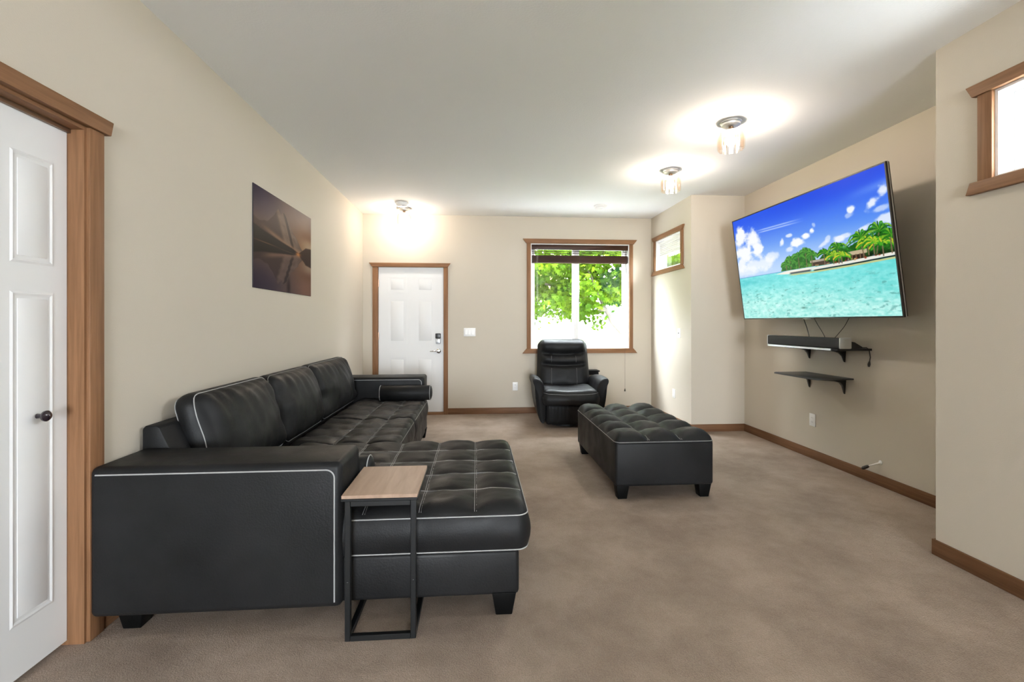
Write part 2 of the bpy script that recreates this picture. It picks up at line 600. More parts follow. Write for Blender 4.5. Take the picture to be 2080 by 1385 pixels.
# big window casing
t3 = struct_root('trim_3', (1.455, YB - 0.01, 0.83), 'brown wood casing around the large far window')
MB().rbox(0.697, 0.752, YB - 0.018, YB, 0.897, 2.37, 0.003, 2).build('casing_side', 'wood_z', t3)
MB().rbox(2.157, 2.209, YB - 0.018, YB, 0.897, 2.37, 0.003, 2).build('casing_side', 'wood_z', t3)
MB().prism(trap(0.640, 2.266, 2.37, 2.432, True, 0.05), 'y', YB - 0.028, YB, 0.003).build('header', 'wood_x', t3)
MB().prism(trap(0.635, 2.268, 0.834, 0.899, False, 0.055), 'y', YB - 0.03, YB, 0.003).build('apron', 'wood_x', t3)
# small far window casing
t4 = struct_root('trim_4', (XR - 0.01, 5.88, 1.91), 'brown wood casing around the small far window')
MB().rbox(XR - 0.018, XR, 6.284, 6.338, 1.968, 2.386, 0.003, 2).build('casing_side', 'wood_z', t4)
MB().rbox(XR - 0.018, XR, 5.412, 5.474, 1.968, 2.386, 0.003, 2).build('casing_side', 'wood_z', t4)
MB().prism(trap(5.378, 6.378, 2.386, 2.443, True, 0.045), 'x', XR - 0.028, XR, 0.003).build('header', 'wood_y', t4)
MB().prism(trap(5.378, 6.392, 1.913, 1.968, False, 0.05), 'x', XR - 0.03, XR, 0.003).build('apron', 'wood_y', t4)
# near window casing
t5 = struct_root('trim_5', (XN - 0.01, 1.65, 1.91), 'brown wood casing around the high window in front of the alcove')
MB().rbox(XN - 0.018, XN, 2.06, 2.127, 1.962, 2.386, 0.003, 2).build('casing_side', 'wood_z', t5)
MB().rbox(XN - 0.018, XN, 1.183, 1.25, 1.962, 2.386, 0.003, 2).build('casing_side', 'wood_z', t5)
MB().prism(trap(1.135, 2.175, 2.386, 2.446, True, 0.03), 'x', XN - 0.028, XN, 0.003).build('header', 'wood_y', t5)
MB().prism(trap(1.135, 2.175, 1.903, 1.962, False, 0.02), 'x', XN - 0.028, XN, 0.003).build('apron', 'wood_y', t5)


# ------------------------------------------------------------------ windows
def liner_y(root, x0, x1, z0, z1, y0, y1, t=0.012):
    """white reveal boards lining an opening in the far wall"""
    MB().box(x0, x0 + t, y0, y1, z0, z1).build('jamb_board', 'white_jamb', root, False)
    MB().box(x1 - t, x1, y0, y1, z0, z1).build('jamb_board', 'white_jamb', root, False)
    MB().box(x0 + t, x1 - t, y0, y1, z1 - t, z1).build('head_board', 'white_jamb', root, False)
    MB().box(x0 + t, x1 - t, y0, y1, z0, z0 + t).build('sill_board', 'white_jamb', root, False)


w1 = struct_root('window_1', (1.455, YB + 0.1, 0.895), 'large white vinyl sliding window in the far wall')
liner_y(w1, 0.752, 2.157, 0.895, 2.368, YB + 0.001, YB + WT)
fy0, fy1 = YB + 0.075, YB + 0.14
MB().rbox(0.764, 0.800, fy0, fy1, 0.907, 2.356, 0.004, 2).build('frame_stile', 'white_vinyl', w1)
MB().rbox(2.109, 2.145, fy0, fy1, 0.907, 2.356, 0.004, 2).build('frame_stile', 'white_vinyl', w1)
MB().rbox(0.800, 2.109, fy0, fy1, 0.907, 0.950, 0.004, 2).build('frame_rail', 'white_vinyl', w1)
MB().rbox(0.800, 2.109, fy0, fy1, 2.320, 2.356, 0.004, 2).build('frame_rail', 'white_vinyl', w1)
MB().rbox(1.375, 1.442, fy0 - 0.012, fy1 - 0.02, 0.950, 2.320, 0.005, 2).build('meeting_stile', 'white_vinyl', w1)
for x0, x1, dy in ((0.80, 1.375, 0), (1.442, 2.109, 0.025)):
    s = MB()
    y0, y1 = fy0 + 0.004 + dy, fy0 + 0.03 + dy
    s.box(x0, x0 + 0.018, y0, y1, 0.95, 2.32).box(x1 - 0.018, x1, y0, y1, 0.95, 2.32).box(x0 + 0.018, x1 - 0.018, y0, y1, 0.95, 0.972).box(x0 + 0.018, x1 - 0.018, y0, y1, 2.298, 2.32)
    so = s.build('sash', 'white_vinyl', w1, False)
    MB().box(x0 + 0.018, x1 - 0.018, y0 + 0.01, y0 + 0.014, 0.972, 2.298).build('pane', 'glass', so, False)
MB().rbox(1.447, 1.459, fy0 - 0.02, fy0 - 0.010, 1.55, 1.605, 0.003, 2).build('sash_latch', 'black_plastic', w1)


def liner_x(root, y0, y1, z0, z1, x0, x1, t=0.012):
    MB().box(x0, x1, y0, y0 + t, z0, z1).build('jamb_board', 'white_jamb', root, False)
    MB().box(x0, x1, y1 - t, y1, z0, z1).build('jamb_board', 'white_jamb', root, False)
    MB().box(x0, x1, y0 + t, y1 - t, z1 - t, z1).build('head_board', 'white_jamb', root, False)
    MB().box(x0, x1, y0 + t, y1 - t, z0, z0 + t).build('sill_board', 'white_jamb', root, False)


def small_window(name, y0, y1, z0, z1, xw, label):
    w = struct_root(name, (xw + 0.1, (y0 + y1) / 2, z0), label)
    liner_x(w, y0, y1, z0, z1, xw + 0.001, xw + WT)
    a, b_ = xw + 0.085, xw + 0.14
    y0 += 0.012; y1 -= 0.012; z0 += 0.012; z1 -= 0.012
    MB().rbox(a, b_, y0, y0 + 0.035, z0, z1, 0.004, 2).build('frame_stile', 'white_vinyl', w)
    MB().rbox(a, b_, y1 - 0.035, y1, z0, z1, 0.004, 2).build('frame_stile', 'white_vinyl', w)
    MB().rbox(a, b_, y0 + 0.035, y1 - 0.035, z0, z0 + 0.035, 0.004, 2).build('frame_rail', 'white_vinyl', w)
    MB().rbox(a, b_, y0 + 0.035, y1 - 0.035, z1 - 0.035, z1, 0.004, 2).build('frame_rail', 'white_vinyl', w)
    MB().box(a + 0.025, a + 0.029, y0 + 0.035, y1 - 0.035, z0 + 0.035, z1 - 0.035).build('pane', 'glass', w, False)
    return w


small_window('window_2', 5.474, 6.284, 1.968, 2.385, XR, 'small white framed high window on the short right wall')
small_window('window_3', 1.25, 2.06, 1.962, 2.385, XN, 'white framed high window in front of the alcove')

# ------------------------------------------------------------------ doors
# entry door (six raised panels)
d1 = struct_root('door_1', (-0.9, YB + 0.03, 0.035), 'white six-panel entry door')
dy = YB + 0.022
slab = MB()
slab.box(-1.336, -0.456, dy, dy + 0.044, 0.035, 2.02)
slab.build('door_slab', 'white_paint', d1, False)
cols = [(-1.215, -0.955), (-0.835, -0.575)]
rows = [(0.20, 0.80), (0.97, 1.60), (1.67, 1.90)]
for c0, c1 in cols:
    for r0, r1 in rows:
        # moulding ring proud of the slab, with a raised field inside
        for k in range(1):
            ring = MB()
            bw = 0.018
            for (a0, a1, b0, b1) in ((c0, c1, r0, r0 + bw), (c0, c1, r1 - bw, r1), (c0, c0 + bw, r0 + bw, r1 - bw), (c1 - bw, c1, r0 + bw, r1 - bw)):
                ring.box(a0, a1, dy - 0.0025, dy + 0.004, b0, b1)
            po = ring.build('door_panel', 'white_paint', d1, False)
            MB().rbox(c0 + 0.045, c1 - 0.045, dy - 0.0025, dy + 0.004, r0 + 0.045, r1 - 0.045, 0.003, 2).build('panel_field', 'white_paint', po)
for z in (0.30, 1.08, 1.80):
    MB().lathe([(0.007, -0.05), (0.008, -0.045), (0.008, 0.045), (0.007, 0.05)], (-1.337, YB + 0.012, z), 12).build('hinge', 'copper_hinge', d1)
lk = MB().rbox(-0.565, -0.492, dy - 0.03, dy + 0.001, 1.045, 1.115, 0.008, 3).build('deadbolt_keypad', 'black_plastic', d1)
MB().rbox(-0.560, -0.497, dy - 0.026, dy + 0.001, 0.972, 1.046, 0.010, 3).build('deadbolt_cover', 'silver', lk)
MB().rbox(-0.540, -0.520, dy - 0.05, dy - 0.025, 0.985, 1.03, 0.004, 2).build('thumb_turn', 'silver', lk)
hd = MB().lathe([(0.032, 0), (0.032, -0.008), (0.026, -0.014), (0.013, -0.018), (0.013, -0.05), (0.018, -0.056), (0.0, -0.058)], (-0.523, dy, 0.873), 24, 'y').build('handle_rose', 'chrome', d1)
MB().tube([(-0.523, dy - 0.052, 0.873), (-0.56, dy - 0.055, 0.873), (-0.60, dy - 0.052, 0.872), (-0.635, dy - 0.048, 0.870)], [0.010, 0.009, 0.008, 0.006], 10).build('lever', 'chrome', hd)
MB().lathe([(0.006, 0), (0.007, -0.004), (0.0, -0.006)], (-0.453, YB - 0.012, 0.872), 10, 'y').build('strike', 'copper_hinge', d1)

# folding closet doors on the left wall
d2 = struct_root('door_2', (XL - 0.06, 1.355, 0.02), 'white panelled folding closet doors')
xf = XL - 0.058      # room-side face
n_leaf = 4
lw = (1.950 - 0.760) / n_leaf
for i in range(n_leaf):
    y1 = 1.950 - i * lw - 0.0015
    y0 = y1 - lw + 0.003
    leaf = MB().box(xf - 0.03, xf, y0, y1, 0.02, 2.006).build('door_leaf', 'white_paint', d2, False)
    for (z0, z1) in ((0.205, 1.375), (1.475, 1.868)):
        a, b_ = y0 + 0.070, y1 - 0.058
        bw = 0.016
        # sloped moulding from the stile face down to a recessed-looking field: raised bead ring
        ring = MB()
        o_ = [(a, z0), (b_, z0), (b_, z1), (a, z1)]
        i_ = [(a + bw, z0 + bw), (b_ - bw, z0 + bw), (b_ - bw, z1 - bw), (a + bw, z1 - bw)]
        mid = [((p_[0] + q_[0]) / 2, (p_[1] + q_[1]) / 2) for p_, q_ in zip(o_, i_)]
        V = [(xf, *q_) for q_ in o_] + [(xf + 0.0035, *q_) for q_ in mid] + [(xf + 0.0005, *q_) for q_ in i_]
        Fc = []
        for k in range(4):
            j = (k + 1) % 4
            Fc += [(k, j, 4 + j, 4 + k), (4 + k, 4 + j, 8 + j, 8 + k)]
        ring.add(V, Fc)
        ring.build('panel_moulding', 'white_paint', leaf, False)
        MB().rbox(xf - 0.002, xf + 0.0022, a + 0.026, b_ - 0.026, z0 + 0.026, z1 - 0.026, 0.0018, 2).build('panel_field', 'white_paint', leaf)
    if i in (0, 3):
        yk = 1.822 if i == 0 else y0 + 0.13
        MB().lathe([(0.009, 0), (0.008, 0.012), (0.012, 0.018), (0.019, 0.026), (0.020, 0.033), (0.014, 0.040), (0.0, 0.043)], (xf + 0.003, yk, 0.923), 20, 'x').build('knob', 'knob_dark', leaf)


# ------------------------------------------------------------------ window blinds
bl = thing('window_blind', 'dark brown wooden slat blind raised at the top of the large far window', 'blind', (1.455, YB + 0.03, 2.09))
MB().rbox(0.766, 2.143, YB + 0.002, YB + 0.012, 2.285, 2.352, 0.003, 2).build('valance', 'blind_wood', bl)
MB().box(0.772, 2.137, YB + 0.014, YB + 0.055, 2.315, 2.352).build('head_rail', 'blind_wood', bl, False)
for z in (2.236, 2.262):
    MB().rbox(0.775, 2.135, YB + 0.008, YB + 0.056, z, z + 0.004, 0.0015, 1).build('slat', 'blind_wood', bl)
for k in range(11):
    z = 2.122 + k * 0.0078
    MB().rbox(0.775, 2.135, YB + 0.006 + 0.001 * (k % 2), YB + 0.056, z, z + 0.0068, 0.0015, 1).build('slat', 'blind_wood', bl)
MB().rbox(0.775, 2.135, YB + 0.006, YB + 0.056, 2.100, 2.121, 0.003, 2).build('bottom_rail', 'blind_wood', bl)
for x in (0.785, 1.445, 2.125):
    MB().tube([(x, YB + 0.005, 2.33), (x, YB + 0.005, 2.10)], 0.0018, 5).build('ladder_cord', 'cord', bl)
for x, z in ((0.835, 1.60), (0.852, 1.555)):
    tl_ = MB().tube([(x, YB - 0.002, 2.30), (x, YB - 0.002, z)], 0.0009, 5).build('tilt_cord', 'cord_white', bl)
    MB().lathe([(0.004, 0), (0.009, -0.03), (0.009, -0.036), (0.0, -0.038)], (x, YB - 0.002, z), 10).build('tassel', 'cord', tl_)
pc = MB().tube([(2.115, YB + 0.004, 2.30), (2.09, YB - 0.036, 0.92), (2.085, YB - 0.037, 0.84), (2.085, YB - 0.036, 0.33)], 0.0012, 5).build('lift_cord', 'cord', bl)
MB().lathe([(0.004, 0), (0.010, -0.03), (0.010, -0.038), (0.0, -0.04)], (2.085, YB - 0.036, 0.335), 10).build('tassel', 'cord', pc)

ws = thing('pleated_blind', 'white pleated shade half lowered in the small far window', 'blind', (XR + 0.06, 5.88, 2.17))
MB().rbox(XR + 0.030, XR + 0.075, 5.489, 6.269, 2.345, 2.372, 0.004, 2).build('head_rail', 'white_plastic', ws)
pl = []
nz = 14
for k in range(nz + 1):
    z = 2.345 - k * (2.345 - 2.185) / nz
    pl.append((XR + 0.045 + (0.008 if k % 2 else -0.004), z))
pv = MB()
V = [(x, 5.492, z) for x, z in pl] + [(x, 6.266, z) for x, z in pl] + [(x + 0.003, 5.492, z) for x, z in pl] + [(x + 0.003, 6.266, z) for x, z in pl]
m_ = nz + 1
Fc = []
for k in range(nz):
    Fc += [(k, k + 1, m_ + k + 1, m_ + k), (2 * m_ + k, 3 * m_ + k, 3 * m_ + k + 1, 2 * m_ + k + 1), (k, 2 * m_ + k, 2 * m_ + k + 1, k + 1), (m_ + k, m_ + k + 1, 3 * m_ + k + 1, 3 * m_ + k)]
pv.add(V, Fc).build('pleats', 'white_plastic', ws, False)
MB().rbox(XR + 0.036, XR + 0.062, 5.489, 6.269, 2.168, 2.186, 0.003, 2).build('bottom_rail', 'white_plastic', ws)
MB().tube([(XR + 0.03, 5.53, 2.35), (XR + 0.03, 5.53, 2.05)], 0.0012, 5).build('cord', 'cord_white', ws)


# ------------------------------------------------------------------ electrical plates
def plate(name, label, cat, centre, normal, w, h, kind, gangs=1, group=None):
    """wall plate in local coordinates: x right, y out of the wall"""
    rot = {'-y': 0, '-x': -PI / 2}[normal]
    t = thing(name, label, cat, centre, rot, group, local=True)
    MB().rbox(-w / 2, w / 2, -0.006, 0.001, -h / 2, h / 2, 0.003, 2).build('cover_plate', 'white_plastic', t)
    for g in range(gangs):
        cx = (g - (gangs - 1) / 2) * 0.046
        if kind == 'switch':
            MB().rbox(cx - 0.0165, cx + 0.0165, -0.0095, -0.005, -0.033, 0.033, 0.0015, 1).build('rocker', 'white_plastic', t)
        elif kind == 'toggle':
            MB().rbox(cx - 0.005, cx + 0.005, -0.014, -0.005, -0.011, 0.011, 0.002, 1).build('toggle', 'grey_slot', t)
        else:
            for s in (-1, 1):
                so = MB().rbox(cx - 0.0165, cx + 0.0165, -0.008, -0.005, s * 0.020 - 0.014, s * 0.020 + 0.014, 0.0015, 1).build('socket', 'white_plastic', t)
                MB().box(cx - 0.008, cx - 0.006, -0.0084, -0.0078, s * 0.020 - 0.005, s * 0.020 + 0.006).box(cx + 0.006, cx + 0.008, -0.0084, -0.0078, s * 0.020 - 0.005, s * 0.020 + 0.006).build('slots', 'grey_slot', so, False)
    return t


plate('light_switch', 'wide white triple light switch plate beside the entry door', 'switch', (-0.096, YB, 1.132), '-y', 0.162, 0.116, 'switch', 3)
plate('wall_outlet', 'white wall outlet between entry door and recliner', 'outlet', (0.535, YB, 0.378), '-y', 0.072, 0.116, 'socket')
plate('light_switch', 'narrow white toggle switch plate under the small far window', 'switch', (XR, 5.537, 1.135), '-x', 0.072, 0.116, 'toggle')
plate('wall_outlet', 'white wall outlet low under the small far window behind the ottoman', 'outlet', (XR, 5.687, 0.372), '-x', 0.072, 0.112, 'socket')
plate('wall_outlet', 'white wall outlet under the two shelves below the television', 'outlet', (XT, 4.107, 0.358), '-x', 0.078, 0.116, 'socket')


# ------------------------------------------------------------------ image painting helpers
def vnoise(x, y, seed):
    xi, yi = np.floor(x).astype(int), np.floor(y).astype(int)
    xf_, yf_ = x - xi, y - yi
    u, v = xf_ * xf_ * (3 - 2 * xf_), yf_ * yf_ * (3 - 2 * yf_)

    def hsh(a, b_):
        n = (a * 374761393 + b_ * 668265263 + seed * 974634777) & 0x7fffffff
        n = ((n ^ (n >> 13)) * 1274126177) & 0x7fffffff
        return ((n ^ (n >> 16)) & 0xffff) / 65535.0
    return (hsh(xi, yi) * (1 - u) + hsh(xi + 1, yi) * u) * (1 - v) + (hsh(xi, yi + 1) * (1 - u) + hsh(xi + 1, yi + 1) * u) * v


def fbm(x, y, seed=0, octs=5):
    s, a, t = 0, 0.5, 0
    for o in range(octs):
        s = s + a * vnoise(x * 2 ** o, y * 2 ** o, seed + o)
        t += a
        a *= 0.55
    return s / t


def sm(a, b_, x):
    t = np.clip((x - a) / (b_ - a), 0, 1)
    return t * t * (3 - 2 * t)


def blend(img, col, mask):
    img += (np.array(col, float) - img) * mask[..., None]


def paint_mesh(name, img, corner, ux, vy, mat, parent):
    """img[v, u] in sRGB 0-255, row 0 at the bottom; corner + ux*u + vy*v"""
    nv, nu, _ = img.shape
    U, V = np.meshgrid(np.linspace(0, 1, nu), np.linspace(0, 1, nv))
    off = ROOT[parent]
    P = np.array(corner)[None, None] + U[..., None] * np.array(ux) + V[..., None] * np.array(vy) - np.array(off)
    idx = np.arange(nu * nv).reshape(nv, nu)
    q = np.stack([idx[:-1, :-1], idx[:-1, 1:], idx[1:, 1:], idx[1:, :-1]], -1).reshape(-1, 4)
    me = bpy.data.meshes.new(name)
    me.vertices.add(nu * nv)
    me.vertices.foreach_set('co', P.reshape(-1))
    me.loops.add(q.size)
    me.loops.foreach_set('vertex_index', q.reshape(-1).astype(np.int32))
    me.polygons.add(len(q))
    me.polygons.foreach_set('loop_start', np.arange(0, q.size, 4, dtype=np.int32))
    me.update(calc_edges=True)
    c = np.clip(img / 255.0, 0, 1)
    lin = np.where(c <= 0.04045, c / 12.92, ((c + 0.055) / 1.055) ** 2.4)
    rgba = np.concatenate([lin, np.ones(lin.shape[:2] + (1,))], -1)
    ca = me.color_attributes.new('col', 'FLOAT_COLOR', 'POINT')
    ca.data.foreach_set('color', rgba.reshape(-1).astype(np.float32))
    me.materials.append(MATS[mat])
    o = bpy.data.objects.new(name, me)
    C.objects.link(o)
    o.parent = parent
    ROOT[o] = off
    return o


# ------------------------------------------------------------------ picture on the left wall
def mountain_print():
    nu, nv = 190, 120
    U, V = np.meshgrid(np.linspace(0, 1, nu), np.linspace(0, 1, nv))
    HZ = 0.47

    def scene_at(U, V):
        im = np.zeros(U.shape + (3,))
        n = fbm(U * 3, V * 4, 3)
        im[:] = (120, 104, 104)
        blend(im, (66, 56, 96), sm(0.55, 0.0, U) * sm(0.6, 1.0, V))
        blend(im, (176, 142, 112), sm(0.35, 0.9, U) * sm(1.1, 0.6, V))
        blend(im, (205, 190, 172), sm(0.70, 0.98, U) * sm(0.74, 0.60, V))
        blend(im, (150, 112, 84), sm(0.6, 0.95, U) * np.exp(-((V - 0.74) / 0.05) ** 2) * 0.7)
        im += (n[..., None] - 0.5) * 24
        ridge = np.interp(U, [0, .08, .2, .30, .36, .41, .46, .52, .60, .68, .78, .86, 1], [.69, .67, .70, .80, .88, .84, .87, .82, .72, .66, .56, .50, .47]) + 0.02 * (fbm(U * 14, U * 0 + 2, 5) - .5)
        mm = sm(-0.006, 0.006, ridge - V)
        blend(im, (92, 76, 72), mm)
        lit = sm(0.30, 0.36, U - 0.42 * (0.86 - V)) * sm(0.75, 0.58, U - 0.55 * (0.8 - V))
        blend(im, (150, 136, 128), mm * lit * (0.5 + 0.6 * fbm(U * 18 + V * 9, V * 26, 11)))
        blend(im, (62, 48, 44), mm * sm(0.02, 0.0, np.abs(U - 0.47 - (0.86 - V) * 0.45) - 0.012) * 0.8)
        mist = np.interp(U, [0, .3, .55, .78], [.655, .585, .53, .50])
        blend(im, (176, 150, 132), mm * np.exp(-((V - mist) / 0.025) ** 2) * sm(0.05, 0.3, U) * 0.8)
        dark = np.interp(U, [0, .15, .4, .6, .75, .78], [.62, .585, .545, .52, .485, HZ])
        blend(im, (26, 14, 12), sm(-0.008, 0.008, dark - V) * sm(0.80, 0.74, U))
        hill = np.interp(U, [.70, .80, .88, 1], [HZ, .53, .585, .60])
        blend(im, (66, 36, 22), sm(-0.008, 0.008, hill - V) * sm(0.70, 0.74, U))
        return im
    up = scene_at(U, V)
    dn = scene_at(U + 0.012 * np.sin(V * 90) * 0.4, np.clip(2 * HZ - V, 0, 1) + 0.02)
    dn = dn * 0.82 + np.array((22, 16, 26)) * 0.5
    blend(dn, (70, 58, 84), sm(0.5, 0, U) * sm(0.30, 0.0, V) * 0.6)
    blend(dn, (168, 128, 112), sm(0.55, 0.9, U) * sm(0.28, 0.05, V) * 0.6)
    blend(dn, (40, 22, 24), np.exp(-((U - 0.54) / 0.03) ** 2) * sm(0.24, 0.05, V) * 0.7)
    im = np.where((V > HZ)[..., None], up, dn)
    line = HZ - 0.01 + 0.02 * (0.7 - U)
    blend(im, (170, 140, 115), np.exp(-((V - line) / 0.004) ** 2) * sm(1.0, 0.2, U) * 0.7)
    blend(im, (226, 168, 104), np.exp(-((U - 0.72) / 0.05) ** 2 - ((V - 0.475) / 0.022) ** 2))
    return np.clip(im / 255, 0, 1) ** 1.25 * 255 * np.array((0.80, 0.75, 0.70))


pic = thing('wall_picture', 'unframed print of a mountain mirrored in a lake on the left wall', 'picture', (XL, 3.89, 1.507))
MB().rbox(XL, XL + 0.007, 3.33, 4.451, 1.507, 2.230, 0.002, 1).build('panel', 'picture_edge', pic)
paint_mesh('print', mountain_print(), (XL + 0.0076, 3.331, 1.508), (0, 1.119, 0), (0, 0, 0.721), 'print_image', pic)


# ------------------------------------------------------------------ television
def beach_image():
    nu, nv = 520, 292
    U, V = np.meshgrid(np.linspace(0, 1, nu), np.linspace(0, 1, nv))
    HZ = 0.412
    im = np.zeros(U.shape + (3,))
    g = sm(HZ, 1.0, V)
    im[:] = np.array((190, 216, 252))
    blend(im, (92, 150, 246), sm(HZ, 0.72, V) * (0.55 + 0.45 * U))
    blend(im, (44, 92, 240), sm(0.58, 1.0, V + 0.10 * (1 - U) * 0))
    blend(im, (34, 76, 230), sm(0.8, 1.05, V) * sm(0.1, 0.7, U))
    n = fbm(U * 14, V * 12, 21)
    n2 = fbm(U * 40, V * 34, 31)

    def cloud(u0, v0, ru, rv, amt=1.0, rot=0.0, soft=0.55):
        du, dv = (U - u0), (V - v0)
        c, s = math.cos(rot), math.sin(rot)
        a, b_ = (c * du * 1.78 + s * dv) / (ru * 1.78), (-s * du * 1.78 + c * dv) / rv
        d = 1 - np.sqrt(a * a + b_ * b_) + (n - 0.5) * 1.1 + (n2 - 0.5) * 0.5
        blend(im, (250, 252, 255), sm(0.0, soft, d) * amt * (V > HZ))
    for a in ((.05, .80, .07, .15), (.16, .78, .09, .11), (.09, .66, .10, .12), (.20, .66, .06, .12), (.04, .54, .06, .08, .9), (.20, .52, .16, .07, .75), (.31, .56, .08, .05, .7), (.12, .47, .2, .05, .6)):
        cloud(*a)
    for a in ((.50, .63, .055, .045, 1), (.565, .67, .035, .03, 1), (.605, .70, .02, .03, 1), (.45, .59, .05, .03, .7), (.40, .67, .022, .06, .9, -.5), (.45, .71, .03, .02, .8), (.824, .775, .028, .035, .95), (.815, .735, .03, .03, .5),
              (.93, .77, .045, .05, .9, .6), (.985, .84, .04, .06, .9), (.96, .72, .06, .03, .6), (.985, .65, .06, .045, .8), (.755, .585, .04, .03, .9), (.79, .60, .03, .02, .7), (.88, .62, .05, .025, .8, .2), (.66, .57, .04, .025, .7, .4), (.69, .60, .02, .03, .6, .6), (.62, .74, .012, .03, .5, .8)):
        cloud(*a)
    for v0 in (0.815, 0.835):
        blend(im, (215, 228, 255), np.exp(-((V - (v0 - 0.05 * (U - .2))) / 0.006) ** 2) * sm(.18, .28, U) * sm(.58, .42, U) * 0.7)
    blend(im, (150, 190, 250), sm(0.75, 1.0, U) * np.exp(-((V - .87 - .1 * (U - .9)) / .03) ** 2) * .4)
    # water
    wn = fbm(U * 60, V * 60, 41)
    wn2 = fbm(U * 22, V * 50, 51)
    w = np.zeros_like(im)
    w[:] = (120, 226, 226)
    blend(w, (178, 242, 234), sm(HZ, 0.1, V))
    blend(w, (108, 220, 216), sm(.5, 1, U) * sm(.05, .2, V) * .6)
    blend(w, (96, 208, 214), np.exp(-((V - .36) / .03) ** 2) * sm(.1, .0, np.abs(U - .1) - .15) * .6)
    w += ((wn - .5) * 90)[..., None] * np.array((1.0, .45, .5)) * (0.4 + 0.6 * sm(HZ, .0, V))[..., None]
    w += ((wn2 - .5) * 60)[..., None] * np.array((1.0, .5, .5))
    spots = sm(.66, .74, fbm(U * 34, V * 60, 61)) * sm(.36, .25, V)
    blend(w, (84, 150, 145), spots * .5)
    blend(w, (70, 120, 110), np.exp(-((U - .494) / .016) ** 2 - ((V - .082) / .008) ** 2) * .8)
    wm = sm(HZ + .002, HZ - .002, V)
    im = im * (1 - wm[..., None]) + w * wm[..., None]
    blend(im, (70, 130, 190), np.exp(-((V - HZ) / .003) ** 2) * sm(.40, .36, U) * .7)

    # island vegetation
    def tops(pts):
        return np.interp(U, [a for a, _ in pts], [b_ for _, b_ in pts], left=0, right=pts[-1][1])
    pale = tops([(.365, .42), (.39, .47), (.43, .53), (.46, .50), (.50, .545), (.56, .565), (.60, .52), (.615, .42)]) + .03 * (fbm(U * 70, V * 40, 71) - .5)
    mk = sm(-.004, .004, pale - V) * (V > .415) * sm(.36, .37, U) * sm(.62, .612, U)
    tx = fbm(U * 90, V * 70, 81)
    blend(im, (44, 112, 34), mk)
    im += ((tx - .5) * 110 * mk)[..., None] * np.array((.9, 1, .6))
    blend(im, (120, 170, 60), mk * sm(.5, .75, tx) * sm(.5, .43, V) * .6)
    dk = tops([(.60, .43), (.63, .46), (.66, .50), (.70, .49), (.74, .52), (.78, .50), (.82, .52), (.86, .55), (.91, .54), (.945, .59), (.97, .58), (1.0, .56)]) + .03 * (fbm(U * 60, V * 40, 91) - .5)
    mk = sm(-.004, .004, dk - V) * (V > .41) * sm(.598, .605, U)
    blend(im, (28, 96, 22), mk)
    blend(im, (14, 34, 12), mk * sm(.47, .42, V) * sm(.7, .9, U) * .85)
    im += ((fbm(U * 80, V * 60, 95) - .5) * 120 * mk)[..., None] * np.array((.8, 1, .4))
    # sand, deck, shadow
    blend(im, (246, 240, 226), sm(.003, -.003, np.abs(V - .397) - .014 * sm(.30, .42, U)) * sm(.30, .34, U) * sm(.62, .55, U))
    deck = np.interp(U, [.42, .6, .8, 1], [.392, .389, .394, .404])
    blend(im, (238, 234, 224), sm(.002, -.002, np.abs(V - deck - .008) - .010) * sm(.55, .60, U))
    blend(im, (22, 24, 26), sm(.002, -.002, np.abs(V - deck + .008) - .005) * sm(.58, .60, U))
    blend(im, (84, 88, 92), sm(.002, -.002, np.abs(V - .386) - .008) * sm(.42, .44, U) * sm(.58, .56, U))
    blend(im, (206, 200, 130), sm(.002, -.002, np.abs(V - deck + .020) - .006) * sm(.40, .46, U) * .9)
    # huts

    def rect(u0, u1, v0, v1, col, a=1.0):
        blend(im, col, (sm(u0 - .002, u0, U) * sm(u1 + .002, u1, U) * sm(v0 - .002, v0, V) * sm(v1 + .002, v1, V)) * a)
    rect(.775, .872, .418, .452, (48, 34, 26))
    rect(.765, .880, .448, .474, (196, 178, 146))
    rect(.580, .680, .414, .448, (74, 58, 48))
    rect(.572, .690, .446, .462, (176, 164, 146))
    for u0 in (.786, .806, .826, .846, .862):
        rect(u0, u0 + .003, .414, .450, (120, 96, 70))
    for k in range(26):
        u0 = .60 + .36 * rng.random()
        rect(u0, u0 + .008, .408 + .01 * rng.random(), .418 + .008 * rng.random(), [(150, 62, 40), (60, 70, 100), (196, 160, 110)][k % 3], .8)

    # palms
    def stroke(p0, p1, p2, w0, col):
        for t in np.linspace(0, 1, 26):
            a = (1 - t) ** 2 * np.array(p0) + 2 * t * (1 - t) * np.array(p1) + t * t * np.array(p2)
            ww = w0 * (1 - .75 * t)
            ui, vi = int(a[0] * (nu - 1)), int(a[1] * (nv - 1))
            ra = max(1, int(ww * nv))
            for dv in range(-ra, ra + 1):
                for du in range(-1, 2):
                    if 0 <= ui + du < nu and 0 <= vi + dv < nv:
                        im[vi + dv, ui + du] = im[vi + dv, ui + du] * .35 + np.array(col) * .65

    def palm(u0, vtop, vbot, sz, cols, lean=0.0):
        stroke((u0 + lean, vbot), (u0 + lean * .3, (vtop + vbot) / 2), (u0, vtop), .004, (122, 104, 78))
        for k in range(13):
            an = -0.35 + (PI + .7) * k / 12
            le = sz * (.8 + .4 * rng.random())
            ex, ey = math.cos(an) * le / 1.78 * 1.3, math.sin(an) * le
            stroke((u0, vtop), (u0 + ex * .6, vtop + ey * .8 + .25 * sz), (u0 + ex, vtop + ey * .55 - .30 * sz), .010 * sz / .09, cols[k % len(cols)])
    gs = [(30, 110, 26), (60, 150, 30), (20, 80, 20), (120, 180, 40)]
    gy = [(70, 170, 36), (170, 205, 50), (40, 130, 30), (215, 205, 50)]
    gp = [(64, 140, 44), (96, 165, 56), (36, 104, 32)]
